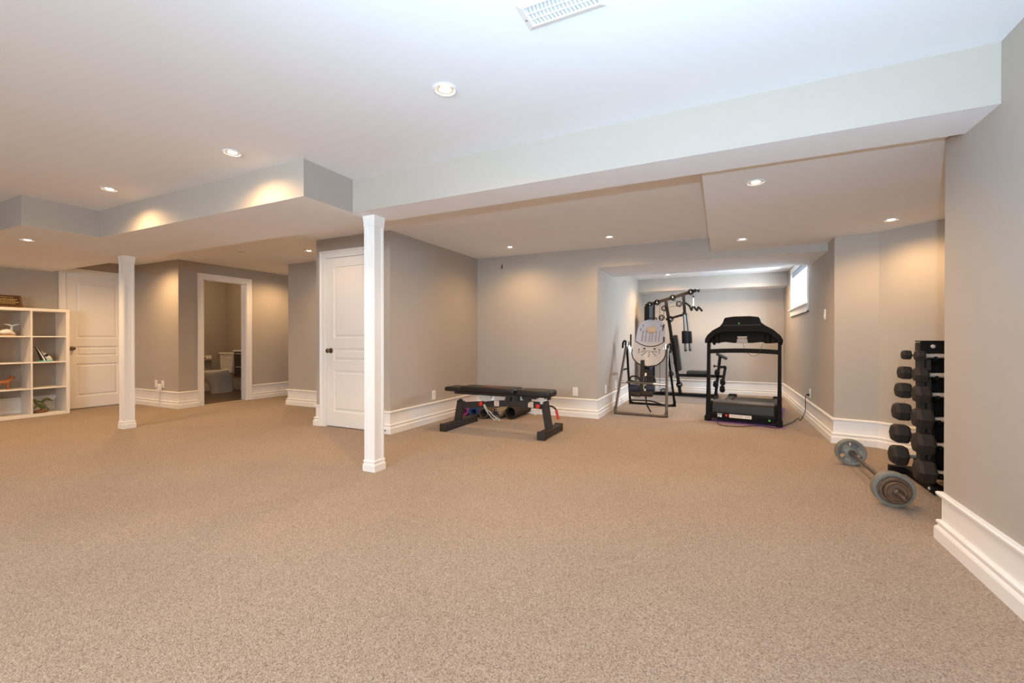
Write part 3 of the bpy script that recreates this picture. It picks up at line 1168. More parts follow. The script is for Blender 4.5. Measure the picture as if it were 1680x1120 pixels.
def egg(z, fr, bk, hw, cy=0., n=28, cut=None):
    out = []
    for i in range(n):
        a = 2 * math.pi * i / n
        y = math.cos(a)
        yy = cy + (-fr if y > 0 else -bk) * y
        out.append(Vector((tx + hw * math.sin(a), ty + yy, z)))
    return out


m = MB()
m.loft([egg(.008, .10, .32, .105, .02), egg(.06, .11, .32, .100, .02), egg(.16, .12, .31, .095, .02), egg(.24, .17, .31, .115, 0.02), egg(.31, .25, .30, .155, 0.02), egg(.37, .295, .29, .182, .0), egg(.405, .30, .29, .185, .0)])
m.build('bowl', M_CERAMIC, r, smooth=60)
m = MB()
m.loft([egg(.405, .305, .22, .19), egg(.420, .308, .225, .193), egg(.428, .30, .22, .188)])
m.build('seat', M_CERAMIC, r, smooth=40)
m = MB()
m.loft([egg(.432, .30, .225, .19), egg(.448, .302, .228, .19), egg(.458, .285, .21, .175)])
m.build('lid', M_CERAMIC, r, smooth=40)
m = MB()
hw = lambda z: .185 + (z - .40) * .08
m.loft([[Vector((tx + sx * hw(z), ty + y, z)) for sx, y in ((-1, .36 - .16 * 1.0), (1, .36 - .16), (1, .545), (-1, .545))] for z in (.395, .76)])
m.build('tank', M_CERAMIC, r, smooth=30, bevel=.018, segs=3)
m = MB()
m.mm(tx - .222, tx + .222, ty + .185, ty + .555, .76, .80)
m.build('tank_lid', M_CERAMIC, r, smooth=30, bevel=.010, segs=3)
m = MB()
m.cyl((tx + .12, ty + .20, .70), (tx + .12, ty + .175, .70), .012, .012, 12)
m.bar((tx + .12, ty + .175, .70), (tx + .05, ty + .17, .695), .012, .012)
m.build('flush_lever', M_CHROME, r)

# floating vanity
VX0, VX1, VY0 = -8.60, XB - T - .02, 5.345
r = thing('bathroom_vanity', ((VX0 + VX1) / 2, 5.56, .33), 0, 'dark wood floating bathroom vanity with white top', 'vanity')
M_DKWOOD = mat('dark_vanity_wood', srgb(62, 48, 40), .4, noise=.2, nscale=12)
m = MB()
m.mm(VX0, VX1, VY0 + .02, 5.775, .33, .825)
m.build('carcass', M_DKWOOD, r, smooth=0)
for z0, z1 in ((.335, .565), (.575, .820)):
    m = MB()
    m.mm(VX0 + .003, VX1 - .003, VY0, VY0 + .018, z0, z1)
    q = m.build('drawer_front', M_DKWOOD, r, smooth=0, bevel=.002)
    m = MB()
    zz = z1 - .035
    m.bar((VX0 + .10, VY0 - .03, zz), (VX1 - .10, VY0 - .03, zz), .012, .012)
    for x in (VX0 + .16, VX1 - .16):
        m.bar((x, VY0, zz), (x, VY0 - .03, zz), .010, .010)
    m.build('handle', M_CHROME, q, smooth=0)
m = MB()
m.mm(VX0 - .02, VX1, VY0 - .015, 5.775, .825, .855)
m.build('vanity_top', M_CERAMIC, r, smooth=0, bevel=.004)
m = MB()
fx = (VX0 + VX1) / 2
m.tube(bez([(fx, 5.66, .855), (fx, 5.66, .95), (fx, 5.62, 1.0), (fx, 5.54, .98)]), .014, 12)
m.build('faucet', M_BRONZE, r)
# paper roll on holder
z = .68
yp = 5.36
xw = -9.555
r = thing('toilet_paper_holder', (xw, yp, z), 0, 'dark bracket paper holder on the bathroom wall', 'holder')
m = MB()
m.cyl((xw, yp - .085, z), (xw + .065, yp - .085, z), .007, .007, 10)
m.cyl((xw, yp + .085, z), (xw + .065, yp + .085, z), .007, .007, 10)
for s_ in (-1, 1):
    m.lathe([(.022, 0), (.022, .006), (.012, .012), (0, .012)], (xw, yp + s_ * .085, z), (1, 0, 0), 16)
m.cyl((xw + .06, yp - .095, z), (xw + .06, yp + .095, z), .008, .008, 10)
m.build('bracket', M_BRONZE, r)
r = thing('toilet_paper_roll', (xw + .06, yp, z - .055), 0, 'white toilet paper roll on the bathroom wall', 'paper roll')
m = MB()
m.lathe([(.020, -.055), (.055, -.055), (.055, .055), (.020, .055)], (xw + .06, yp, z), (0, 1, 0), 28, closed=True)
m.build('paper', mat('white_paper', srgb(240, 234, 226), .9, noise=.01), r)
m = MB()
m.lathe([(.010, -.056), (.020, -.056), (.020, .056), (.010, .056)], (xw + .06, yp, z), (0, 1, 0), 20, closed=True)
m.build('core', mat('cardboard_core', srgb(165, 128, 92), .9, noise=.05), r)

# ================================================================== WEIGHT BENCH
YW = 4.52
r = thing('weight_bench', (-2.30, YW, 0), 0, 'black adjustable flat weight bench with red pop-pin knobs', 'bench')


def BZ(a, b_, Y=YW):     # photo position (zoomed coordinates) on the bench's middle plane
    return at_y(710 + a / 7.636, 610 + b_ / 7.636, Y)


M_BENCHF = mat('charcoal_bench_frame', srgb(54, 48, 44), .5, spec=.25, noise=.06, nscale=60)
# foot bars
for x, y0, y1, nm in ((-2.885, 4.175, 4.90, 'rear_foot'), (-1.700, 4.245, 4.82, 'front_foot')):
    m = MB()
    m.mm(x - .043, x + .043, y0 + .012, y1 - .012, .006, .082)
    q = m.build(nm, M_BENCHF, r, smooth=0, bevel=.006)
    for y in (y0, y1):
        m = MB()
        m.mm(x - .047, x + .047, min(y, y + (.04 if y == y0 else -.04)), max(y, y + (.04 if y == y0 else -.04)), 0, .088)
        m.build('end_cap', M_RUBBER, q, smooth=0, bevel=.006)
# uprights
m = MB()
m.bar((-2.895, YW, .07), (-2.850, YW, .315), .07, .085, (1, 0, 0))
m.build('rear_upright', M_BENCHF, r, smooth=0, bevel=.006)
m = MB()
m.bar((-1.712, YW, .07), (-1.765, YW, .375), .07, .075, (1, 0, 0))
m.build('front_upright', M_BENCHF, r, smooth=0, bevel=.006)
m = MB()
m.bar((-2.84, YW, .262), (-2.28, YW, .318), .06, .070)
m.bar((-2.28, YW, .318), (-2.10, YW, .330), .06, .070)
m.bar((-2.10, YW, .330), (-1.75, YW, .322), .06, .070)
m.build('main_beam', M_BENCHF, r, smooth=0, bevel=.005)
m = MB()
m.mm(-2.875, -2.845, YW - .02, YW + .02, .30, .335)
m.build('stop_pin', M_RUBBER, r, smooth=0, bevel=.004)


def pad(name, x0, x1, y0, y1, z0, z1, parent, bev=.022):
    m = MB()
    m.mm(x0, x1, y0, y1, z0, z1)
    return m.build(name, M_VINYL, parent, smooth=60, bevel=bev, segs=4)


PW = .135
pad('head_pad', -3.02, -2.80, YW - PW + .01, YW + PW - .01, .436, .490, r)
bp = pad('back_pad', -2.798, -2.085, YW - PW, YW + PW, .440, .505, r)
sp = pad('seat_pad', -2.065, -1.66, YW - PW + .015, YW + PW - .015, .425, .500, r)
m = MB()
m.mm(-2.55, -2.28, YW - .02, YW + .05, .5045, .5058)
m.build('pad_print', mat('red_pad_print', srgb(126, 44, 36), .5, noise=.3, nscale=60), bp, smooth=0)
m = MB()
m.mm(-2.93, -2.12, YW - .035, YW + .035, .400, .440)
m.build('pad_rail', M_BENCHF, r, smooth=0, bevel=.004)
m = MB()
m.mm(-2.03, -1.70, YW - .035, YW + .035, .392, .426)
m.build('seat_rail', M_BENCHF, r, smooth=0, bevel=.004)
for (a, c_) in (((-2.215, .36), (-2.19, .43)), ((-2.12, .36), (-2.11, .43))):
    m = MB()
    m.prism([(a[0] - .035, .345), (a[0] + .035, .345), (c_[0] + .03, .425), (c_[0] - .03, .425)], (0, YW + .04, 0), (1, 0, 0), (0, 0, 1), 0, .08)
    m.build('hinge_bracket', M_BENCHF, r, smooth=0)
m = MB()
m.prism([(-2.03, .40), (-1.94, .40), (-1.935, .350), (-1.985, .345)], (0, YW + .035, 0), (1, 0, 0), (0, 0, 1), 0, .07)
m.build('seat_support', M_BENCHF, r, smooth=0)
m = MB()
m.prism([(-2.585, .405), (-2.43, .400), (-2.41, .345), (-2.50, .330), (-2.575, .350)], (0, YW + .042, 0), (1, 0, 0), (0, 0, 1), 0, .084)
m.build('back_bracket', M_ZINC, r, smooth=0)
m = MB()
m.prism([(-2.12, .405), (-2.10, .36), (-2.02, .355), (-2.01, .395), (-2.06, .395)], (0, YW + .045, 0), (1, 0, 0), (0, 0, 1), 0, .006)
m.build('link_plate', M_ZINC, r, smooth=0)
m = MB()
m.prism([(-1.845, .432), (-1.725, .432), (-1.725, .385), (-1.765, .375), (-1.775, .345), (-1.80, .345), (-1.81, .38), (-1.845, .385)], (0, YW - .034, 0), (1, 0, 0), (0, 0, 1), 0, .006)
q = m.build('seat_bracket', M_ZINC, r, smooth=0)
for x in (-1.832, -1.742):
    m = MB()
    m.lathe([(.010, 0), (.010, .006), (0, .007)], (x, YW - .040, .412), (0, -1, 0), 6)
    m.build('bolt', M_RUBBER, q, smooth=0)
# curved ladder bars
for pts in ([BZ(665, 400), BZ(700, 470), BZ(745, 530), BZ(800, 590)], [BZ(720, 480), BZ(770, 540), BZ(815, 572), BZ(865, 592)]):
    m = MB()
    P = bez(pts, 6)
    P = [Vector((p_.x, YW - .045, p_.z)) for p_ in P]
    for i in range(len(P) - 1):
        m.bar(P[i], P[i + 1], .006, .028, (0, 1, 0)) if False else m.bar(P[i], P[i + 1] + (P[i + 1] - P[i]) * .1, .028, .006, (0, 1, 0))
    q = m.build('ladder_arm', M_ZINC, r, smooth=0)
    for i in (5, 10, 15):
        m = MB()
        m.cyl(P[i] + Vector((0, -.0035, 0)), P[i] + Vector((0, -.0045, 0)), .006, .006, 10)
        m.build('ladder_hole', M_SLOT, q)
m = MB()
p0, p1 = BZ(1345, 450), BZ(1295, 525)
m.bar(Vector((p0.x, YW - .045, p0.z)), Vector((p1.x, YW - .045, p1.z)), .030, .006, (0, 1, 0))
m.build('seat_ladder_arm', M_ZINC, r, smooth=0)
for a, b_ in ((637, 388), (1345, 422)):
    p0 = BZ(a, b_)
    m = MB()
    m.lathe([(.010, 0), (.010, .018), (.024, .022), (.026, .040), (.022, .048), (0, .050)], (p0.x, YW - .03, p0.z), (0, -1, 0), 20)
    m.build('pop_pin_knob', M_RED, r)
    m = MB()
    m.lathe([(.018, 0), (.018, .012), (.010, .014), (0, .014)], (p0.x + .055, YW - .03, p0.z + .002), (0, -1, 0), 16)
    m.build('pivot_bolt', M_RUBBER, r)
M_LABEL = mat('white_warning_label', srgb(226, 220, 212), .5, noise=.02)
M_ORANGE = mat('orange_label_print', srgb(206, 130, 66), .5, noise=.1)
for a, b_ in ((815, 390), (1240, 405)):
    p0 = BZ(a, b_)
    m = MB()
    m.box((p0.x, YW - .0308, p0.z), (.062, .0012, .062))
    q = m.build('warning_label', M_LABEL, r, smooth=0)
    m = MB()
    for dz in (.018, 0, -.018):
        m.box((p0.x, YW - .0318, p0.z + dz), (.044, .0008, .009))
    m.build('label_print', M_ORANGE, q, smooth=0)
P = [BZ(1440, 425), BZ(1500, 432), BZ(1545, 465), BZ(1560, 520), BZ(1575, 590)]
P = bez([Vector((p_.x, YW - .01, p_.z)) for p_ in P], 5)
m = MB()
m.tube(P[:12], .011, 10)
m.build('carry_handle', M_BENCHF, r)
m = MB()
m.tube(P[11:], .0145, 12)
m.build('red_grip', M_RED, r)

# ================================================================== ROLLED MATS
def pattern_mat():
    m = bpy.data.materials.new('cream_black_patterned_mat')
    m.use_nodes = True
    nt = m.node_tree
    b_ = nt.nodes['Principled BSDF']
    b_.inputs['Roughness'].default_value = .8
    tc = nt.nodes.new('ShaderNodeTexCoord')
    br = nt.nodes.new('ShaderNodeTexBrick')
    br.inputs['Color1'].default_value = (*srgb(222, 208, 186), 1)
    br.inputs['Color2'].default_value = (*srgb(214, 198, 176), 1)
    br.inputs['Mortar'].default_value = (*srgb(40, 36, 36), 1)
    br.inputs['Scale'].default_value = 1.0
    br.inputs['Brick Width'].default_value = .055
    br.inputs['Row Height'].default_value = .024
    br.inputs['Mortar Size'].default_value = .006
    mp = nt.nodes.new('ShaderNodeMapping')
    mp.inputs['Rotation'].default_value = (0, 0, R(90))
    nt.links.new(tc.outputs['UV'], mp.inputs['Vector'])
    nt.links.new(mp.outputs[0], br.inputs['Vector'])
    nt.links.new(br.outputs[0], b_.inputs['Base Color'])
    return m


M_PATTERN = pattern_mat()


def rolled_mat(x, y0, y1, ro, ri, mt, label, turns=3.0, rz=0):
    r = thing('rolled_exercise_mat', (x, (y0 + y1) / 2, 0), rz, label, 'exercise mat', 'rolled mats behind the bench')
    th = (ro - ri) / turns * .82
    n = int(turns * 26)
    outer, inner = [], []
    for i in range(n + 1):
        t = i / n
        a = -math.pi / 2 - turns * 2 * math.pi * (1 - t)
        rr = ri + (ro - ri) * t
        outer.append((rr * math.cos(a), rr * math.sin(a)))
        inner.append(((rr - th) * math.cos(a), (rr - th) * math.sin(a)))
    me = bpy.data.meshes.new('mat_sheet')
    vs, fs, uv = [], [], []
    L = y1 - y0
    for (ox, oz), (ix, iz) in zip(outer, inner):
        vs += [(ox, -L / 2, oz + ro), (ox, L / 2, oz + ro), (ix, -L / 2, iz + ro), (ix, L / 2, iz + ro)]
    s_len = 0
    for i in range(n):
        a, b_ = 4 * i, 4 * (i + 1)
        fs += [(a, b_, b_ + 1, a + 1), (a + 2, a + 3, b_ + 3, b_ + 2), (a, a + 2, b_ + 2, b_), (a + 1, b_ + 1, b_ + 3, a + 3)]
        d = 2 * math.pi * ro * turns / n
        s0, s1 = s_len, s_len + d
        s_len = s1
        uv += [[(s0, 0), (s1, 0), (s1, L), (s0, L)], [(s0, 0), (s0, L), (s1, L), (s1, 0)], [(s0, 0)] * 4, [(s0, 0)] * 4]
    fs += [(0, 1, 3, 2), (4 * n, 4 * n + 2, 4 * n + 3, 4 * n + 1)]
    uv += [[(0, 0)] * 4] * 2
    me.from_pydata(vs, [], fs)
    ul = me.uv_layers.new(name='UVMap')
    for p_, u_ in zip(me.polygons, uv):
        for li, c_ in zip(p_.loop_indices, u_):
            ul.data[li].uv = c_
    for p_ in me.polygons:
        p_.use_smooth = True
    me.set_sharp_from_angle(angle=R(35))
    me.materials.append(mt)
    o = bpy.data.objects.new('mat_sheet', me)
    col.objects.link(o)
    o.parent = r
    return r


def mcol(n, c):
    return mat(n, srgb(*c), .8, noise=.05, nscale=40, bump=.1, bscale=200)


rolled_mat(-3.19, 5.13, 5.72, .078, .040, mcol('magenta_mat', (160, 62, 118)), 'magenta rolled exercise mat, leftmost behind the bench', 2.6)
rolled_mat(-3.02, 5.09, 5.72, .083, .042, mcol('blue_mat', (44, 72, 128)), 'blue rolled exercise mat behind the bench', 2.6)
rolled_mat(-2.85, 5.06, 5.70, .078, .058, mcol('olive_grey_mat', (92, 80, 68)), 'loosely rolled grey-brown exercise mat behind the bench', 1.5)
rolled_mat(-2.69, 5.10, 5.70, .074, .044, M_PATTERN, 'cream rolled mat with a dark dashed pattern behind the bench', 2.2)
rolled_mat(-2.515, 5.20, 5.72, .088, .068, mcol('charcoal_mat', (52, 46, 42)), 'black rolled exercise mat, rightmost behind the bench', 1.4)

# ================================================================== TREADMILL
FL = at_z(1161, 689.7)
FR = at_z(1279.1, 701)
tc = (FL + FR) / 2
t_rz = math.atan2(FR.y - FL.y, FR.x - FL.x)
r = thing('treadmill', (tc.x, tc.y, 0), t_rz, 'black treadmill seen from its motor end in front of the alcove', 'treadmill')
TM = PM[r.name]


def TB(m, nm, mt, parent=None, **k):
    m.v = [TM @ v for v in m.v]
    return m.build(nm, mt, parent or r, **k)


M_TPL = mat('black_treadmill_plastic', srgb(14, 12, 11), .65, spec=.15, noise=.06, nscale=80)
M_TGREY = mat('grey_treadmill_hood', srgb(36, 34, 33), .5, spec=.3, noise=.04, nscale=60)
M_BELT = mat('black_running_belt', srgb(30, 29, 29), .75, noise=.1, nscale=120)
M_TBOX = mat('grey_plastic_box', srgb(138, 132, 128), .45, noise=.03)
for sx in (-1, 1):
    m = MB()
    m.loft([[Vector((sx * (.398 + dx * a), y0 + dy * b_, z)) for dx, dy in ((-1, -1), (1, -1), (1, 1), (-1, 1))] for a, b_, y0, z in ((.027, .050, .03, .045), (.019, .040, .04, .5), (.017, .036, .06, 1.05))])
    TB(m, 'upright', M_BLACK, smooth=0, bevel=.006)
    m = MB()
    m.mm(sx * .398 - .034, sx * .398 + .034, -.05, .10, .008, .075)
    TB(m, 'foot_bracket', M_BLACK, smooth=0, bevel=.006)
m = MB()
P = [Vector((x, .045, .905 + .014 * (1 - (x / .38) ** 2))) for x in [-.385 + .77 * i / 16 for i in range(17)]]
m.loft([[p_ + Vector((0, dy, dz)) for dy, dz in ((-.014, -.028), (.014, -.028), (.014, .028), (-.014, .028))] for p_ in P])
TB(m, 'crossbar', M_BLACK, smooth=40)
# console shell
out = [(-.432, 1.015), (-.432, 1.060), (-.405, 1.115), (-.345, 1.175), (-.255, 1.228), (-.222, 1.270), (-.205, 1.322), (-.190, 1.338), (-.09, 1.350), (.08, 1.350), (.175, 1.338), (.190, 1.322),
       (.205, 1.270), (.245, 1.236), (.335, 1.180), (.405, 1.110), (.432, 1.055), (.432, 1.015), (.385, 1.015), (.36, 1.060), (.29, 1.130), (.20, 1.150), (-.20, 1.150), (-.29, 1.130), (-.36, 1.060), (-.385, 1.015)]
m = MB()
m.prism(out, (0, -.012, 0), (1, 0, 0), (0, 0, 1), -.11, .03)
con = TB(m, 'console', M_TPL, smooth=30, bevel=.010, segs=2)
m = MB()
m.prism([(-.415, 1.022), (-.400, 1.085), (-.33, 1.15), (-.22, 1.19), (.22, 1.19), (.33, 1.15), (.400, 1.085), (.415, 1.022), (.33, 1.014), (.20, 1.028), (.10, 1.016), (-.10, 1.016), (-.20, 1.028), (-.33, 1.014)], (0, .02, 0), (1, 0, 0), (0, 0, 1), -.16, -.005)
TB(m, 'console_tray', M_TPL, smooth=0, bevel=.008)
m = MB()
m.mm(-.215, .205, -.048, -.040, 1.232, 1.244)
TB(m, 'ridge', M_GREYBLK, con, smooth=0, bevel=.002)
m = MB()
m.lathe([(.009, 0), (.009, .004), (.006, .006), (0, .007)], (-.034, -.042, 1.262), (0, -1, 0), 14)
TB(m, 'green_badge', mat('green_badge', srgb(72, 172, 66), .4, noise=.05), con)
for x in (-.30, .275):
    m = MB()
    m.lathe([(.038, 0), (.043, .03), (.047, .11), (.047, .12)], (x, .05, 1.012), (0, 0, 1), 24)
    TB(m, 'cup_holder', M_TPL, smooth=50)
m = MB()
m.loft([[Vector((x * a, y_, z)) for x, y_ in ((-1, -.035), (1, -.035), (1, .05), (-1, .05))] for a, z in ((.050, 1.012), (.062, 1.020), (.056, 1.07))])
m.loft([[Vector((x * a, y_, z)) for x, y_ in ((-1, -.03), (1, -.03), (1, .05), (-1, .05))] for a, z in ((.046, 1.072), (.054, 1.082), (.056, 1.100))])
TB(m, 'cable_box', M_TBOX, smooth=0, bevel=.004)
for x0, x1 in ((-.375, -.345), (.345, .375)):
    pass
for sx in (-1, 1):
    m = MB()
    m.tube(bez([Vector((sx * .40, .06, 1.03)), Vector((sx * .405, .16, 1.06)), Vector((sx * .40, .32, 1.05)), Vector((sx * .395, .46, 1.0))]), .018, 12)
    TB(m, 'side_handrail', M_FOAM)
m = MB()
m.tube(bez([Vector((.005, .02, 1.01)), Vector((.03, .0, .93)), Vector((.085, .0, .868)), Vector((.125, .0, .856)), Vector((.18, .0, .88)), Vector((.205, .01, .95)), Vector((.225, .02, 1.015))]), .0022, 6)
TB(m, 'safety_cord', M_RUBBER)
# motor hood
m = MB()
prof = [(-.045, .055), (-.050, .10), (-.046, .205), (-.030, .248), (.01, .266), (.20, .268), (.42, .235), (.50, .190), (.50, .055)]
m.prism([(y_, z_) for y_, z_ in prof], (-.345, 0, 0), (0, 1, 0), (0, 0, 1), 0, .70)
m.m = [0] * len(m.f)
hood = TB(m, 'motor_hood', M_TGREY, smooth=30, bevel=.012, segs=3)
m = MB()
m.prism([(-.052, .045), (-.056, .10), (-.048, .135), (-.036, .135), (-.036, .045)], (-.352, 0, 0), (0, 1, 0), (0, 0, 1), 0, .714)
TB(m, 'hood_skirt', M_TPL, hood, smooth=0, bevel=.004)
for x in (-.36, .355):
    m = MB()
    m.prism([(-.05, .05), (-.05, .21), (-.03, .255), (.05, .266), (.48, .2), (.48, .05)], (x - .012, 0, 0), (0, 1, 0), (0, 0, 1), 0, .024)
    TB(m, 'hood_end', M_TPL, hood, smooth=0, bevel=.006)
m = MB()
m.mm(-.145, .108, -.0575, -.0555, .075, .117)
lab = TB(m, 'rating_label', M_LABEL, hood, smooth=0)
m = MB()
m.mm(-.145, -.137, -.0585, -.0575, .075, .117)
TB(m, 'label_red_edge', M_RED, hood, smooth=0)
m = MB()
for i in range(5):
    m.mm(-.125, .015, -.0582, -.0575, .082 + i * .007, .0845 + i * .007)
for i in range(3):
    m.mm(.035, .095, -.0582, -.0575, .084 + i * .010, .088 + i * .010)
TB(m, 'label_print', mat('tan_label_print', srgb(176, 160, 140), .6, noise=.05), hood, smooth=0)
m = MB()
m.mm(-.185, -.160, -.062, -.055, .085, .112)
TB(m, 'power_switch', M_RED, hood, smooth=0, bevel=.002)
m = MB()
m.mm(-.275, -.225, -.060, -.055, .070, .100)
m.mm(-.28, -.22, -.058, -.055, .108, .116)
TB(m, 'power_inlet', M_ZINC, hood, smooth=0, bevel=.002)
m = MB()
m.lathe([(.012, 0), (.012, .002), (0, .0025)], (.298, -.0565, .078), (0, -1, 0), 16)
TB(m, 'green_sticker', MATS['green_badge'], hood)
# deck
m = MB()
m.mm(-.26, .26, .45, 1.62, .125, .150)
TB(m, 'running_belt', M_BELT, smooth=0, bevel=.008)
for sx in (-1, 1):
    m = MB()
    m.mm(min(sx * .26, sx * .355), max(sx * .26, sx * .355), .40, 1.62, .08, .165)
    TB(m, 'side_rail', M_TGREY, smooth=0, bevel=.008)
    m = MB()
    m.mm(min(sx * .25, sx * .365), max(sx * .25, sx * .365), 1.56, 1.70, .03, .185)
    TB(m, 'rear_cap', M_TPL, smooth=0, bevel=.012)
m = MB()
m.mm(-.34, .34, .10, 1.60, .05, .085)
TB(m, 'deck_frame', M_BLACK, smooth=0)
m = MB()
m.cyl(Vector((-.27, 1.63, .115)), Vector((.27, 1.63, .115)), .033, .033, 16)
TB(m, 'rear_roller', M_STEEL)
for sx in (-1, 1):
    m = MB()
    m.cyl(Vector((sx * .30 - .02, 1.60, .044)), Vector((sx * .30 + .02, 1.60, .044)), .036, .036, 16)
    m.v = [v for v in m.v]
    TB(m, 'rear_wheel', M_RUBBER)
    m = MB()
    m.cyl(Vector((sx * .37 - .015, .0, .040)), Vector((sx * .37 + .015, .0, .040)), .033, .033, 16)
    TB(m, 'transport_wheel', M_RUBBER)
m = MB()
m.bar(Vector((-.40, .0, .07)), Vector((.40, .0, .07)), .05, .04)
TB(m, 'base_bar', M_BLACK, smooth=0)
# power cord (part of the treadmill)
W = lambda x, y, z=.011: TM.inverted() @ Vector((x, y, z))
q = [Vector((-.25, -.058, .085)), Vector((-.275, -.085, .06)), Vector((-.27, -.10, .018))]
q += [W(*at_z(1140 + a / 5.335, 500 + b_ / 5.335, .011)[:2]) for a, b_ in ((230, 1052), (380, 1064), (560, 1058), (720, 1078), (790, 1052), (860, 1022), (905, 990))]
q += [W(.93, 6.70, .012), W(.985, 6.74, .12), W(.995, 6.77, .26), W(1.00, 6.785, .325), W(1.02, 6.785, .34)]
m = MB()
m.tube(bez(q, 6), .0042, 8)
TB(m, 'power_cord', M_RUBBER)
m = MB()
m.loft([[W(x, 6.785 + sy * a, .3405 + sz * a) for sy, sz in ((-1, -1), (1, -1), (1, 1), (-1, 1))] for x, a in ((1.040, .014), (1.022, .014), (1.008, .008))])
TB(m, 'plug', M_RUBBER, smooth=0, bevel=.003)

# purple mat under the treadmill
r = thing('treadmill_mat', (tc.x, tc.y, 0), t_rz, 'thin purple mat under the treadmill', 'mat')
m = MB()
m.prism([(-.40, -.075), (.47, -.105), (.475, -.04), (.415, .10), (.405, 1.75), (-.37, 1.75)], (0, 0, 0), (1, 0, 0), (0, 1, 0), .001, .007)
m.v = [PM[r.name] @ v for v in m.v]
m.build('mat_sheet', mat('purple_foam', srgb(150, 112, 164), .8, noise=.06, nscale=50, bump=.1, bscale=300), r, smooth=0)

# ================================================================== HOME GYM
YG = 8.70


def GZ(a, b_, Y=YG):
    return at_y(1000 + a / 4.87, 460 + b_ / 4.87, Y)


def GT(a, b_, Y=YG):
    return at_y(1140 + a / 5.335, 500 + b_ / 5.335, Y)


r = thing('home_gym', (-.70, YG, 0), 0, 'black multi-station home gym with pulleys, butterfly arms and a seat', 'exercise machine')
M_GYM = mat('dark_gym_frame', srgb(28, 25, 24), .62, spec=.18, noise=.06, nscale=60)


def G(m, nm, mt=M_GYM, parent=None, **k):
    return m.build(nm, mt, parent or r, **k)


m = MB()
m.bar((-1.30, YG, .035), (-.04, YG, .035), .055, .055)
G(m, 'base_beam', smooth=0, bevel=.004)
for x, y0, y1 in ((-1.27, 8.38, 9.02), (-.08, 8.45, 8.95)):
    m = MB()
    m.mm(x - .03, x + .03, y0, y1, .006, .062)
    q = G(m, 'stabilizer_foot', smooth=0, bevel=.004)
    for y in (y0, y1):
        m = MB()
        m.mm(x - .033, x + .033, y - .012, y + .012, 0, .067)
        m.build('end_cap', M_RUBBER, q, smooth=0, bevel=.004)
# weight tower
m = MB()
m.mm(-1.318, -1.240, 8.58, 8.86, .06, 1.69)
G(m, 'tower_shroud', M_BLACK, smooth=0, bevel=.006)
m = MB()
m.mm(-1.236, -1.170, 8.60, 8.80, .06, 1.69)
G(m, 'tower_panel', mat('navy_tower_panel', srgb(34, 44, 58), .35, noise=.05), smooth=0, bevel=.006)
for x in (-1.155,):
    m = MB()
    m.bar((x, YG, .06), (x, YG, 1.74), .03, .03)
    G(m, 'tower_post', smooth=0)
for i in range(9):
    m = MB()
    m.mm(-1.32, -1.175, 8.565, 8.60, .09 + i * .045, .13 + i * .045)
    G(m, 'weight_plate', M_RUBBER, smooth=0, bevel=.004)
# main inclined upright + boom + hanger
u0, u1 = GZ(567, 915), GZ(450, 165)
m = MB()
m.bar((u0.x, YG, .03), (u1.x, YG, u1.z), .055, .055, (1, 0, 0))
G(m, 'main_upright', smooth=0, bevel=.004)
b0, b1 = GZ(286, 203), GZ(692, 78)
m = MB()
m.bar(b0, b1, .05, .055)
G(m, 'top_boom', smooth=0, bevel=.004)
m = MB()
P = bez([b1, GZ(705, 78), GZ(710, 92), GZ(718, 70)], 5)
m.tube(P, .012, 8)
G(m, 'boom_hook', M_BLACK)
h0, h1 = GZ(590, 108), GZ(601, 262)
m = MB()
m.bar(h0, h1, .05, .05, (1, 0, 0))
G(m, 'front_hanger', smooth=0, bevel=.004)
m = MB()
m.bar(GZ(450, 312), GZ(592, 272), .035, .04)
G(m, 'press_link', smooth=0)
for a, b_ in ((540, 287), (570, 279)):
    p_ = GZ(a, b_, YG - .03)
    m = MB()
    m.cyl(p_ + Vector((0, .06, 0)), p_ - Vector((0, .02, 0)), .02, .02, 14)
    G(m, 'pivot_boss', M_BLACK)
M_ARM = mat('satin_steel_arm', (.14, .135, .13), .4, metal=.8, noise=.08, nscale=80)
# butterfly arms
m = MB()
m.bar((h1.x, YG - .22, h1.z - .01), (h1.x, YG + .22, h1.z - .01), .045, .045)
G(m, 'arm_crossbar', smooth=0)
for sy in (-1, 1):
    Y = YG + sy * .19
    m = MB()
    ex = .055 if sy > 0 else 0.
    m.cyl((h1.x + ex * .4, Y, h1.z), (h1.x + .03 + ex, Y, h1.z - .70), .021, .021, 14)
    arm = G(m, 'butterfly_arm', M_ARM)
    m = MB()
    m.lathe([(.022, 0), (.050, .004), (.054, .02), (.054, .21), (.050, .226), (.022, .23)], (h1.x + .022 + ex * .85, Y - .012, h1.z - .56), (-.03 - ex * .6, 0, 1), 22)
    m.build('foam_roller', M_FOAM, arm, smooth=50)
    m = MB()
    m.lathe([(.023, 0), (.023, .02), (.015, .03), (0, .03)], (h1.x + .030 + ex, Y, h1.z - .675), (.03, 0, -1), 14)
    m.build('end_cap', M_RUBBER, arm)
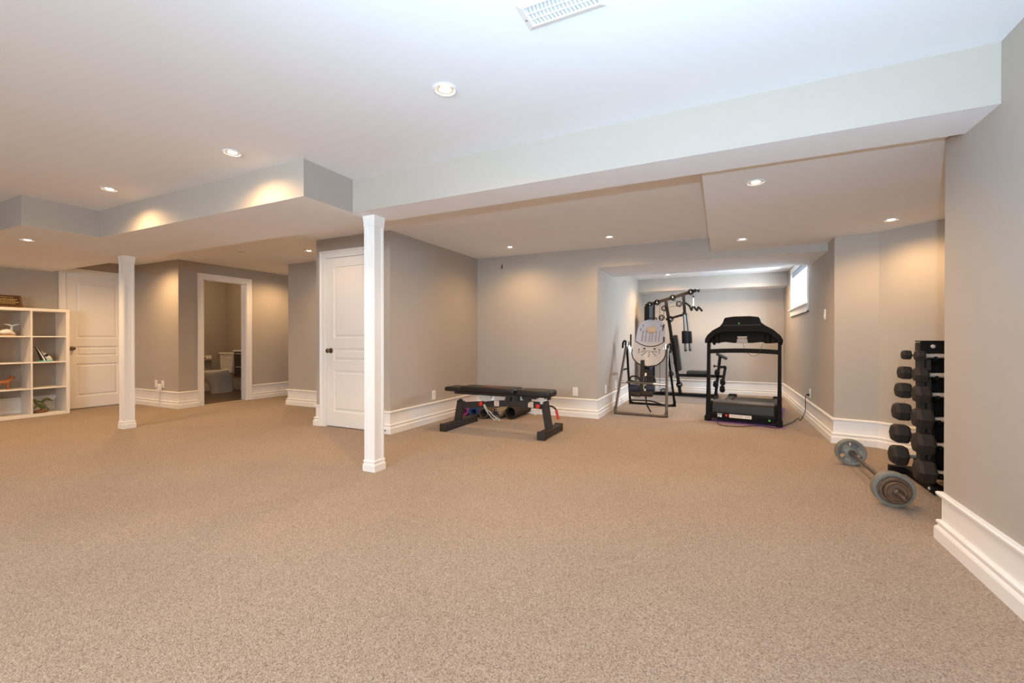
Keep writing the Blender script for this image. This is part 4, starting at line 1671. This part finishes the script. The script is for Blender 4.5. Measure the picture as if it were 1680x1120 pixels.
# lat bar
l0 = GZ(670, 130)
m = MB()
lz = GZ(672, 205).z
lx = l0.x
pts = [(lx + .02, YG - .40, lz - .12), (lx + .02, YG - .30, lz - .03), (lx + .0, YG - .16, lz - .10), (lx + .0, YG, lz), (lx + .02, YG + .16, lz - .10), (lx + .04, YG + .28, lz - .02), (lx + .06, YG + .40, lz - .12)]
pp = [GZ(a, b_, YG - .02 + k * .012) for k, (a, b_) in enumerate(((606, 178), (640, 205), (655, 238), (668, 205), (700, 240), (708, 212), (742, 245)))]
m.tube(bez(pp, 4), .017, 10)
lat = G(m, 'curl_bar', M_BLACK)
m = MB()
for i in range(4):
    z = l0.z - i * .042
    m.lathe([(.010, -.003), (.014, 0), (.010, .003)], (l0.x, YG, z - .02), (0 if i % 2 else 1, 1 if i % 2 else 0, 0), 12, closed=True)
m.tube([(l0.x, YG, l0.z - .01), (l0.x, YG, lz)], .006, 8)
m.build('hanging_chain', M_CHROME, lat)
m = MB()
m.ellipsoid((l0.x, YG, l0.z + .005), (.018, .018, .02), 12, 8)
m.build('stop_ball', M_RUBBER, lat)
# pulleys
for a, b_ in ((322, 192), (380, 175), (505, 136), (648, 92), (437, 222), (416, 297), (487, 308), (556, 187), (487, 745), (557, 832), (430, 883)):
    p_ = GZ(a, b_, YG - .045)
    m = MB()
    m.lathe([(.052, -.012), (.056, -.010), (.046, 0), (.056, .010), (.052, .012), (.040, .012), (.038, .006), (.038, -.006), (.040, -.012)], p_, (0, 1, 0), 28, closed=True)
    pu = G(m, 'pulley', M_BLACK)
    m = MB()
    for k in range(5):
        an = k * 2 * math.pi / 5
        m.bar(p_, p_ + Vector((math.cos(an) * .041, 0, math.sin(an) * .041)), .012, .010, (0, 1, 0))
    m.lathe([(.022, -.013), (.022, .013), (.008, .013), (.008, -.013)], p_, (0, 1, 0), 18, closed=True)
    m.build('pulley_hub', M_BLACK, pu)
    m = MB()
    m.lathe([(.010, 0), (.010, .05), (.006, .052), (0, .052)], p_ + Vector((0, .035, 0)), (0, -1, 0), 12)
    m.build('pulley_bolt', M_CHROME, pu)
# cables
for pts in ([(416, 180), (402, 196), (402, 870), (430, 908)], [(437, 247), (432, 297), (455, 297), (500, 310)], [(460, 222), (505, 205), (540, 205)], [(505, 160), (556, 166)], [(470, 330), (505, 720)], [(510, 745), (560, 810)], [(648, 110), (670, 130)]):
    m = MB()
    m.tube([GZ(a, b_, YG - .045) for a, b_ in pts], .0035, 6)
    G(m, 'cable', M_RUBBER)
# back pad, seat
p0, p1 = GZ(527, 435), GZ(562, 718)
d = (p1 - p0).normalized()
m = MB()
m.bar(p0, p1, .28, .065, (d.z, 0, -d.x) if False else (1, 0, 0))
G(m, 'back_pad', M_VINYL, smooth=60, bevel=.020, segs=4)
m = MB()
m.bar(GZ(487, 520), GZ(520, 512), .04, .04)
m.bar(GZ(512, 660), GZ(545, 652), .04, .04)
G(m, 'pad_mount', smooth=0)
s0 = GZ(620, 742)
m = MB()
m.mm(s0.x, s0.x + .36, YG - .16, YG + .16, .420, .485)
G(m, 'seat', M_VINYL, smooth=60, bevel=.020, segs=4)
m = MB()
m.bar((GZ(540, 765).x, YG, .395), (.03, YG, .395), .05, .05)
G(m, 'seat_beam', smooth=0, bevel=.004)
# leg developer
d0, d1 = GT(180, 800), GT(222, 440)
m = MB()
m.bar((d0.x, YG, .03), d1, .05, .05, (1, 0, 0))
G(m, 'front_post', smooth=0, bevel=.004)
m = MB()
m.bar(GT(188, 424), GT(282, 470), .34, .05)
G(m, 'preacher_pad', M_VINYL, smooth=60, bevel=.016, segs=4)
m = MB()
m.bar(GT(205, 545), GT(272, 543), .045, .045)
m.bar(GT(268, 540), GT(244, 680), .045, .045, (1, 0, 0))
m.bar(GT(244, 675), GT(238, 742), .035, .035, (1, 0, 0))
G(m, 'leg_lever', smooth=0, bevel=.003)
for a, b_ in ((195, 590), (183, 692), (243, 675), (240, 735)):
    p_ = GT(a, b_)
    m = MB()
    m.cyl(p_ + Vector((0, -.22, 0)), p_ + Vector((0, .22, 0)), .011, .011, 10)
    ax = G(m, 'roller_axle', M_STEEL)
    for sy in (-1, 1):
        m = MB()
        m.lathe([(.012, 0), (.040, .002), (.044, .012), (.044, .150), (.040, .160), (.012, .162)], p_ + Vector((0, sy * .06, 0)), (0, sy, 0), 20)
        m.build('foam_roller', M_FOAM, ax, smooth=50)
m = MB()
p_ = GT(178, 535)
m.cyl(p_ + Vector((0, -.03, 0)), p_ + Vector((.05, -.03, 0)), .012, .012, 10)
m.cyl(p_ + Vector((-.03, -.03, 0)), p_ + Vector((0, -.03, 0)), .022, .022, 12)
G(m, 'adjust_knob', M_RUBBER)
# grey floor mat under it
r = thing('gym_floor_mat', (-.74, 8.5, 0), 0, 'thin grey mat under the home gym', 'mat')
m = MB()
m.mm(-1.42, -.06, 7.79, 9.25, .0005, .005)
m.build('mat_sheet', mat('grey_foam_mat', srgb(128, 120, 116), .85, noise=.08, nscale=40), r, smooth=0)

# ================================================================== INVERSION TABLE
M_HAM = mat('hammered_bronze_tube', srgb(92, 80, 70), .36, metal=.35, noise=.12, nscale=90)


def IZ(a, b_, Y):
    return at_y(1000 + a / 4.87, 460 + b_ / 4.87, Y)


fl_, fr_ = at_z(1009.2, 676.6, .02), at_z(1093.4, 682.8, .02)
rl_, rr_ = at_z(1033.9, 660.2, .02), at_z(1106.8, 665.3, .02)
tl_, tr_ = IZ(135, 508, 6.88), IZ(462, 530, 6.88)
r = thing('inversion_table', (-1.02, 6.9, 0), 0, 'grey inversion table with slotted back bed on a bronze A-frame', 'exercise machine')


def I(m, nm, mt=M_HAM, parent=None, **k):
    return m.build(nm, mt, parent or r, **k)


for f_, b2, t_, sx in ((fl_, rl_, tl_, -1), (fr_, rr_, tr_, 1)):
    m = MB()
    m.tube([f_ + Vector((0, 0, .02)), t_], .019, 12)
    lg = I(m, 'front_leg')
    m = MB()
    m.tube([b2 + Vector((0, 0, .02)), t_ + Vector((0, .03, -.02))], .018, 12)
    I(m, 'rear_leg', M_BLACK)
    m = MB()
    q0 = f_.lerp(t_, .60)
    q1 = b2.lerp(t_, .60)
    m.bar(q0, q1, .008, .025)
    I(m, 'spreader', M_BLACK, smooth=0)
    # hub bracket
    m = MB()
    m.box(t_ + Vector((-sx * .02, .01, .0)), (.03, .10, .085))
    hb = I(m, 'hub_bracket', M_STEEL, smooth=0, bevel=.008)
    m = MB()
    m.lathe([(.030, 0), (.030, .02), (.020, .026), (0, .026)], t_ + Vector((sx * .0, .0, .0)), (sx, 0, 0), 18)
    m.build('pivot_cap', M_RUBBER, hb)
    # hand grip
    m = MB()
    if sx < 0:
        m.tube(bez([t_ + Vector((0, 0, .03)), t_ + Vector((-.02, -.04, .05)), t_ + Vector((-.035, -.08, .02)), t_ + Vector((-.04, -.09, -.06))]), .015, 10)
    else:
        m.tube(bez([t_ + Vector((.01, 0, .02)), t_ + Vector((.04, .03, .04)), t_ + Vector((.045, .04, -.05)), t_ + Vector((.035, .04, -.09))]), .014, 10)
    I(m, 'hand_grip', M_FOAM)
    m = MB()
    g0 = t_ + Vector((-sx * .055, .05, -.02))
    m.tube([g0 + Vector((sx * .012, 0, -.05)), g0, g0 + Vector((0, .02, .17))], .013, 10)
    I(m, 'support_handle', M_RUBBER)
    m = MB()
    m.bar(t_ + Vector((-sx * .03, 0, -.02)), t_ + Vector((-sx * .10, .0, -.17)), .012, .05)
    I(m, 'roller_hinge', M_STEEL, smooth=0, bevel=.003)


def foot_bar(a, b_, mt, nm, rise):
    m = MB()
    c0, c1 = a.lerp(b_, .09), a.lerp(b_, .91)
    mid = a.lerp(b_, .5)
    up = Vector((0, 0, rise))
    m.tube(bez([a + Vector((0, 0, .085)), a + Vector((0, 0, .02)), c0, c0.lerp(mid, .5) + up * .6, mid + up, c1.lerp(mid, .5) + up * .6, c1, b_ + Vector((0, 0, .02)), b_ + Vector((0, 0, .085))], 5), .017, 10)
    q = I(m, nm, mt)
    for p_, o_ in ((a, b_), (b_, a)):
        m = MB()
        dd = (o_ - p_).normalized()
        m.prism([(0, -.018), (.085, -.018), (.05, .004), (.022, .04), (.008, .085), (-.012, .085), (-.02, -.018)], p_ + Vector((0, .012, 0)), dd, (0, 0, 1), 0, .024)
        m.build('foot_cap', M_HAM if mt is M_HAM else M_RUBBER, q, smooth=0, bevel=.004)


foot_bar(fl_, fr_, M_HAM, 'front_base_bar', 0)
foot_bar(rl_, rr_, M_BLACK, 'rear_base_bar', .0)
m = MB()
P = bez([rl_ + Vector((.02, -.05, .05)), rl_.lerp(rr_, .35) + Vector((0, -.15, .07)), rl_.lerp(rr_, .55) + Vector((0, -.12, .06)), rl_.lerp(rr_, .8) + Vector((0, -.05, .0)), rr_ + Vector((-.05, -.01, -.005))], 6)
m.tube(P, .012, 8)
I(m, 'rear_strap_bar', M_RUBBER)
# crossbar between front legs
m = MB()
m.tube([fl_.lerp(tl_, .43), fr_.lerp(tr_, .43)], .016, 12)
I(m, 'front_crossbar')
for a, b_ in ((.0, .14), (.72, 1.0)):
    m = MB()
    A, B_ = fl_.lerp(tl_, .43), fr_.lerp(tr_, .43)
    m.tube([A.lerp(B_, a), A.lerp(B_, b_)], .020, 12)
    I(m, 'crossbar_sleeve', M_STEEL)
# bed frame
bb, bt = IZ(306, 684, 6.80), IZ(345, 308, 7.16)
BL = (bt - bb).length
bu = (bt - bb).normalized()
bx = (Vector((1, 0, 0)) - bu * bu.x).normalized()
bn = bx.cross(bu).normalized()
if bn.y > 0:
    bn = -bn


def BED(x, t, n=0.):
    return bb + bx * x + bu * (t * BL) + bn * n


HW = [(t_, w_ * 1.08) for t_, w_ in [(0, .06), (.02, .10), (.06, .155), (.13, .205), (.22, .228), (.32, .225), (.40, .212), (.47, .200), (.52, .196), (.62, .198), (.72, .196), (.80, .188), (.88, .172), (.94, .145), (.98, .105), (1.0, .07)]]


def hw_at(t):
    for (a, wa), (b_, wb) in zip(HW, HW[1:]):
        if a <= t <= b_:
            return wa + (wb - wa) * (t - a) / (b_ - a)
    return HW[-1][1]


def bed_depth(x, t):
    """dish of the moulded bed: edges come forward"""
    return .045 * (x / .22) ** 2 + .02 * math.sin(t * math.pi * 1.5) - .01


def shell(ts, tail, nm, mt):
    m = MB()
    nx = 16
    rows = []
    for t in ts:
        h = hw_at(t)
        row = []
        for i in range(nx + 1):
            u = -1 + 2 * i / nx
            x = u * h
            tt = t + (tail(u) if tail else 0) * 1.0
            row.append((x, tt))
        rows.append(row)
    vs, fs = [], []
    for off in (0, -.014):
        for row in rows:
            for x, tt in row:
                vs.append(BED(x, tt, bed_depth(x, tt) + off))
    k = nx + 1
    nr = len(rows)
    for j in range(nr - 1):
        for i in range(nx):
            a = j * k + i
            fs.append((a, a + 1, a + k + 1, a + k))
            a2 = a + nr * k
            fs.append((a2, a2 + k, a2 + k + 1, a2 + 1))
    for j in range(nr - 1):
        for i in (0, nx):
            a = j * k + i
            fs.append((a, a + k, a + k + nr * k, a + nr * k))
    for i in range(nx):
        for j in (0, nr - 1):
            a = j * k + i
            fs.append((a, a + 1, a + 1 + nr * k, a + nr * k))
    m.add(vs, fs)
    return I(m, nm, mt, smooth=50)


M_BED = mat('pale_grey_bed_plastic', srgb(196, 190, 194), .3, spec=.5, noise=.05, nscale=10)
M_BED2 = mat('pale_warm_bed_plastic', srgb(206, 196, 190), .3, spec=.5, noise=.05, nscale=10)
curve = lambda u: -.075 * (1 - u * u)
up_bed = shell([.47 + .53 * i / 24 for i in range(25)], None, 'upper_bed', M_BED)
# lower shell ends in a scooped edge under the upper shell
lo = shell([.485 * i / 24 for i in range(25)], None, 'lower_bed', M_BED2)
m = MB()
P = []
for i in range(21):
    u = -1 + i / 10
    t = .485 - .085 * (1 - u * u)
    P.append(BED(u * hw_at(t) * .99, t, bed_depth(u * .2, t) + .004))
m.tube(P, .0065, 8)
I(m, 'bed_seam', M_RUBBER)
# lower rim
m = MB()
P = []
for i in range(25):
    t = .30 * (1 - i / 12) if i <= 12 else .30 * ((i - 12) / 12)
    s_ = -1 if i < 12 else 1
    if i == 12:
        P.append(BED(0, -.012, 0))
        continue
    P.append(BED(s_ * (hw_at(t) + .002), t, bed_depth(hw_at(t), t) - .006))
m.tube(P, .009, 8)
I(m, 'bed_rim', M_RUBBER)
# vents in the bed
m = MB()


def slot(x, t, w, h, m_):
    e = []
    for dx, dt in ((-1, -1), (1, -1), (1, 1), (-1, 1)):
        xx, tt = x + dx * w / 2, t + dt * h / 2 / BL
        e.append((xx, tt))
    rings = [[BED(xx, tt, bed_depth(xx, tt) + o_) for xx, tt in e] for o_ in (-.002, .0016)]
    m_.loft(rings)


for cx in (-.125, -.075, .075, .125):
    for k in range(6):
        slot(cx, .52 + k * .042, .012, .018, m)
for cx in (-.02, .02):
    for k in range(5):
        slot(cx, .53 + k * .042, .010, .020, m)
for k in range(4):
    rad = .06 + k * .035
    for an in range(-3, 4):
        x = rad * math.sin(an * .32) * 1.9
        if abs(x) < .185:
            slot(x, .30 - .035 * k + .0 - abs(an) * -.006 * k, .032 if abs(an) < 2 else .022, .009, m)
for cx in (-.15, .15):
    slot(cx, .32, .018, .022, m)
    slot(cx * .5, .35, .034, .026, m)
for cx in (-.165, .165):
    slot(cx, .76, .010, .05, m)
    slot(cx * .82, .86, .010, .04, m)
I(m, 'vent_slots', mat('slot_shadow_grey', srgb(70, 66, 70), .6, noise=.05), up_bed, smooth=0)
m = MB()
rings = []
for o_, sc in ((.0, 1.0), (.014, 1.0), (.022, .86)):
    rings.append([BED(.0 + x * sc, .765 + t * sc, bed_depth(x, .8) + o_) for x, t in ((-.055, -.060), (.055, -.060), (.078, .045), (.06, .068), (-.06, .068), (-.078, .045))])
m.loft(rings)
I(m, 'head_pillow', mat('beige_pillow', srgb(214, 184, 148), .7, noise=.05), up_bed, smooth=50)
m = MB()
m.tube(bez([BED(.16, .80, .04), BED(.19, .84, .06), BED(.185, .78, .07), BED(.17, .74, .05)], 4), .007, 8)
I(m, 'bed_clip', M_RUBBER, up_bed)
m = MB()
m.tube(bez([BED(-.06, .985, .0), BED(-.05, 1.015, .01), BED(.05, 1.015, .01), BED(.06, .985, .0)], 4), .009, 8)
I(m, 'head_handle', M_RUBBER, up_bed)
# main shaft and ankle system
s0, s1 = BED(-.08, .10, .03), IZ(252, 910, 6.62)
m = MB()
m.bar(s0, s1, .055, .03, (0, 1, 0))
I(m, 'main_shaft', M_GREYBLK, smooth=0, bevel=.004)
m = MB()
s2 = s0.lerp(s1, .42)
m.bar(s2 + Vector((.05, .03, .02)), s1 + Vector((.055, .03, .05)), .022, .022, (0, 1, 0))
I(m, 'ankle_lever', M_STEEL, smooth=0)
for sx, a, b_ in ((-1, 200, 862), (1, 320, 862)):
    p_ = IZ(a, b_, 6.72)
    m = MB()
    m.lathe([(.02, -.075), (.062, -.072), (.068, -.055), (.068, .055), (.062, .072), (.02, .075)], p_, (1, 0, 0), 24)
    I(m, 'heel_cushion', mat('navy_foam', srgb(28, 34, 52), .6, noise=.1) if sx < 0 else MATS['navy_foam'], smooth=50)
    p_ = IZ(a + (8 if sx < 0 else -20), b_ + 45, 6.55)
    m = MB()
    m.lathe([(.012, -.080), (.034, -.078), (.038, -.065), (.038, .065), (.034, .078), (.012, .080)], p_, (1, 0, 0), 20)
    I(m, 'ankle_roller', M_RUBBER, smooth=50)
    p_ = IZ(a + (0 if sx < 0 else 0), b_ - 80, 6.68)
    m = MB()
    m.tube(bez([p_ + Vector((-.07, .02, -.03)), p_ + Vector((-.055, 0, .02)), p_ + Vector((0, -.01, .035)), p_ + Vector((.055, 0, .02)), p_ + Vector((.075, .02, -.03))], 5), .013, 10)
    m.tube(bez([p_ + Vector((-.085, .0, -.055)), p_ + Vector((-.03, -.02, -.035)), p_ + Vector((.03, -.02, -.055)), p_ + Vector((.09, 0, -.045))], 5), .012, 10)
    I(m, 'ankle_grip', M_RUBBER)
a0, a1 = IZ(190, 905, 6.58), IZ(320, 908, 6.58)
m = MB()
m.tube([a0, a1], .011, 10)
I(m, 'ankle_axle', M_STEEL)
m = MB()
m.box(s1 + Vector((0, -.01, .03)), (.075, .045, .10))
I(m, 'ankle_housing', M_GREYBLK, smooth=0, bevel=.008)
m = MB()
P = bez([IZ(290, 925, 6.60), IZ(293, 960, 6.62), IZ(302, 1000, 6.62), IZ(332, 1054, 6.60)], 6)
for i in range(len(P) - 1):
    m.bar(P[i], P[i + 1] + (P[i + 1] - P[i]) * .15, .022, .004, (0, 1, 0))
I(m, 'tether_strap', M_RUBBER, smooth=0)

# ================================================================== DUMBBELL RACK
RX0, RX1 = 1.335, 1.60
r = thing('dumbbell_rack', (1.48, 4.14, 0), 0, 'black A-frame dumbbell rack with bolted feet behind the right wall', 'rack')
for x in (RX0, RX1):
    m = MB()
    m.prism([(3.99, .05), (4.27, .05), (4.20, 1.03), (4.06, 1.03)], (x - .012, 0, 0), (0, 1, 0), (0, 0, 1), 0, .024)
    m.build('side_plate', M_BLACK, r, smooth=0, bevel=.003)
    m = MB()
    m.mm(x - .03, x + .03, 3.90, 4.47, .004, .058)
    q = m.build('base_rail', M_BLACK, r, smooth=0, bevel=.004)
    m = MB()
    m.lathe([(.012, 0), (.012, .006), (.008, .010), (0, .011)], (x - .03, 3.96, .032), (-1, 0, 0), 12)
    m.build('bolt', M_CHROME, q)
for y in (4.45, 3.92):
    m = MB()
    m.mm(1.215 if y > 4 else 1.33, 1.74, y - .03, y + .03, .002, .056)
    m.build('base_foot', M_BLACK, r, smooth=0, bevel=.004)
m = MB()
m.mm(1.27, 1.68, 4.015, 4.027, .955, 1.052)
m.mm(1.27, 1.68, 4.015, 4.12, 1.044, 1.052)
q = m.build('top_bracket', M_BLACK, r, smooth=0, bevel=.002)
for x in (1.335, 1.47, 1.60):
    m = MB()
    m.lathe([(.014, 0), (.014, .006), (.009, .012), (0, .013)], (x, 4.015, 1.012), (0, -1, 0), 12)
    m.build('bolt', M_CHROME, q)
m = MB()
m.mm(RX0, RX1, 4.118, 4.142, .06, 1.04)
m.build('center_panel', M_BLACK, r, smooth=0)
ZT = [.155, .340, .512, .677, .812, .946]
NY = [3.930 + .018 * i for i in range(6)]
FY = [4.330 - .030 * i for i in range(6)]
DN = [.146, .140, .132, .116, .098, .070]       # head sizes bottom to top
LN = [.106, .108, .102, .088, .076, .054]
for i in range(6):
    for x in (RX0 + .01, RX1 - .01):
        for y, sg in ((NY[i], -1), (FY[i], 1)):
            m = MB()
            yi = 4.06 if sg < 0 else 4.20
            m.prism([(yi, ZT[i] - .075), (y + sg * .030, ZT[i] - .030), (y + sg * .030, ZT[i] - .004), (y + sg * .022, ZT[i] - .004), (y + sg * .012, ZT[i] - .0165), (y - sg * .012, ZT[i] - .0165), (y - sg * .024, ZT[i] + .018), (yi, ZT[i] + .03)],
                    (x - .007, 0, 0), (0, 1, 0), (0, 0, 1), 0, .014)
            m.build('saddle', M_BLACK, r, smooth=0)

for i in range(6):
    z0 = ZT[i] + .02
    z1 = ZT[i + 1] - .02 if i < 5 else 1.04
    yc = 4.035 + .006 * i
    for xa, xb in ((1.262, 1.296), (1.306, 1.332)):
        m = MB()
        c_ = .012
        m.prism([(yc - .03 + c_, z0), (yc + .03 - c_, z0), (yc + .03, z0 + c_), (yc + .03, z1 - c_), (yc + .03 - c_, z1), (yc - .03 + c_, z1), (yc - .03, z1 - c_), (yc - .03, z0 + c_)], (xa, 0, 0), (0, 1, 0), (0, 0, 1), 0, xb - xa)
        m.build('spacer_block', M_RUBBER, r, smooth=0, bevel=.004)


def dumbbell(cx, y, z, d, L, hl, label):
    rr = thing('hex_dumbbell', (cx, y, z), 0, label, 'dumbbell', 'hex dumbbells on the rack')
    R_ = d / 2 / math.cos(math.pi / 6)

    def hexr(x, s_):
        return [Vector((cx + x, y + R_ * s_ * math.cos(math.pi / 3 * k), z + R_ * s_ * math.sin(math.pi / 3 * k))) for k in range(6)]
    for sg in (-1, 1):
        a = sg * hl / 2
        m = MB()
        m.loft([hexr(a, .72), hexr(a + sg * .10 * L, .94), hexr(a + sg * .2 * L, 1.0), hexr(a + sg * .72 * L, 1.0), hexr(a + sg * .92 * L, .84), hexr(a + sg * L, .62)])
        m.build('head', M_RUBBER, rr, smooth=0)
    m = MB()
    h = hl / 2 + .01
    m.lathe([(.014, -h), (.014, -h * .80), (.0165, -h * .78), (.0165, -h * .70), (.0145, -h * .66), (.0165, -h * .3), (.0175, 0), (.0165, h * .3), (.0145, h * .66), (.0165, h * .70), (.0165, h * .78), (.014, h * .80), (.014, h)], (cx, y, z), (1, 0, 0), 18)
    m.build('handle', M_CHROME, rr, smooth=40)
    return rr


tiers = ['on the lowest tier', 'on the second tier from the floor', 'on the third tier from the floor', 'on the fourth tier from the floor', 'on the fifth tier from the floor', 'on the top tier']
for i in range(6):
    hl = .145
    cxn = 1.265 + LN[i] / 2 + hl / 2
    dumbbell(cxn, NY[i], ZT[i], DN[i], LN[i], hl, 'black hex dumbbell, near side of rack, ' + tiers[i])
    dumbbell(cxn - .005, FY[i], ZT[i] + (.012 if i == 0 else 0), DN[i] * .95, LN[i], hl + .04, 'black hex dumbbell, far side of rack, ' + tiers[i])

# ================================================================== BARBELL
M_PLATE = mat('grey_iron_plate', srgb(122, 121, 112), .5, metal=.2, noise=.1, nscale=50)
M_PLATEB = mat('worn_bronze_plate', srgb(112, 92, 76), .35, metal=.5, noise=.25, nscale=40)
M_BARS = mat('worn_bar_steel', srgb(96, 86, 78), .35, metal=.7, noise=.15, nscale=60)
bxx, bz = .990, .108


def text_mesh(body, size, depth):
    cu = bpy.data.curves.new('t', 'FONT')
    cu.body = body
    cu.size = size
    cu.extrude = depth
    cu.align_x = 'CENTER'
    cu.align_y = 'CENTER'
    cu.resolution_u = 3
    o = bpy.data.objects.new('t', cu)
    col.objects.link(o)
    dg = bpy.context.evaluated_depsgraph_get()
    me = o.evaluated_get(dg).to_mesh()
    v = [x.co.copy() for x in me.vertices]
    f = [tuple(p_.vertices) for p_ in me.polygons]
    o.evaluated_get(dg).to_mesh_clear()
    bpy.data.objects.remove(o)
    bpy.data.curves.remove(cu)
    return v, f


def plate(name, parent, x, y, z, rad, th, mt, holes=True, text=None, rot=0., hub=.26):
    """iron plate, axis along Y, centred at y"""
    n = 60
    rb = [.014, rad * hub, rad * .42, rad * .76, rad * .84, rad * .97, rad]
    half = [th * .5, th * .5, th * .30, th * .30, th * .5, th * .5, th * .40]
    m = MB()

    def hole(i, j):
        if not holes or j != 2:
            return False
        return (i % 20) in range(3, 12)
    P = lambda j, i, s_: Vector((x + rb[j] * math.cos(2 * math.pi * i / n + rot), y + s_ * half[j], z + rb[j] * math.sin(2 * math.pi * i / n + rot)))
    vs = []
    for s_ in (-1, 1):
        for j in range(7):
            for i in range(n):
                vs.append(P(j, i, s_))
    idx = lambda s_, j, i: (0 if s_ < 0 else 7 * n) + j * n + i % n
    fs = []
    for j in range(6):
        for i in range(n):
            if hole(i, j):
                fs.append((idx(-1, j, i), idx(-1, j, i + 1), idx(1, j, i + 1), idx(1, j, i)))
                fs.append((idx(-1, j + 1, i), idx(1, j + 1, i), idx(1, j + 1, i + 1), idx(-1, j + 1, i + 1)))
                for a, o_ in ((i, -1), (i + 1, 1)):
                    if not hole(i + o_, j):
                        fs.append((idx(-1, j, a), idx(1, j, a), idx(1, j + 1, a), idx(-1, j + 1, a)))
                continue
            fs.append((idx(-1, j, i), idx(-1, j + 1, i), idx(-1, j + 1, i + 1), idx(-1, j, i + 1)))
            fs.append((idx(1, j, i), idx(1, j, i + 1), idx(1, j + 1, i + 1), idx(1, j + 1, i)))
    for j in (0, 6):
        for i in range(n):
            fs.append((idx(-1, j, i), idx(-1, j, i + 1), idx(1, j, i + 1), idx(1, j, i)))
    m.add(vs, fs)
    o = m.build(name, mt, parent, smooth=35)
    if text:
        for k, tx_ in enumerate(text):
            v, f = text_mesh(tx_, rad * .30, .0012)
            an = rot + math.radians(42 + 120 * k + 60) + math.radians(0)
            m = MB()
            rc = rad * .60
            rr_ = an - math.pi / 2
            out_ = []
            for q in v:
                a_, b2 = q.x * math.cos(rr_) - q.y * math.sin(rr_), q.x * math.sin(rr_) + q.y * math.cos(rr_)
                out_.append((x + rc * math.cos(an) + a_, y - th * .30 - .0012 - q.z, z + rc * math.sin(an) + b2))
            m.add(out_, f)
            m.build('raised_lettering', MATS['plate_lettering'], o, smooth=0, recalc=False)
    return o


mat('plate_lettering', srgb(170, 168, 158), .5, noise=.05)
r = thing('barbell', (bxx, 4.05, 0), 0, 'loaded barbell with grey iron plates lying on the carpet', 'barbell')
m = MB()
m.lathe([(.010, 0), (.0135, .004), (.0135, 1.36), (.010, 1.364)], (bxx, 3.335, bz), (0, 1, 0), 16)
m.build('bar', M_BARS, r)
for y0 in (3.60, 4.50):
    m = MB()
    m.lathe([(.014, 0), (.024, 0), (.024, .022), (.014, .022)], (bxx, y0 - (.0 if y0 > 4 else .004), bz), (0, 1, 0), 18, closed=True)
    m.build('inner_collar', M_BARS, r)
plate('iron_plate', r, bxx, 4.545, bz, .1075, .030, M_PLATE, True, ('10', 'LB', '10'), rot=.5)
plate('iron_plate', r, bxx, 4.578, bz, .1075, .030, M_PLATE, True, None, rot=1.1)
plate('iron_plate', r, bxx, 3.572, bz, .1075, .032, M_PLATE, True, None, rot=.2)
plate('iron_plate', r, bxx, 3.538, bz, .1075, .032, M_PLATE, True, ('10', 'LB', '10'), rot=.2)
plate('small_plate', r, bxx, 3.508, bz, .082, .026, M_PLATEB, False, None)
plate('small_plate', r, bxx, 3.481, bz, .064, .026, M_PLATEB, False, None, hub=.45)
m = MB()
m.lathe([(.0135, 0), (.026, 0), (.027, .022), (.020, .030), (.0135, .030)], (bxx, 3.467, bz), (0, -1, 0), 20, closed=True)
m.build('outer_collar', M_BARS, r)
m = MB()
m.lathe([(.0135, 0), (.026, 0), (.026, .022), (.0135, .022)], (bxx, 4.595, bz), (0, 1, 0), 20, closed=True)
m.build('outer_collar', M_BARS, r)
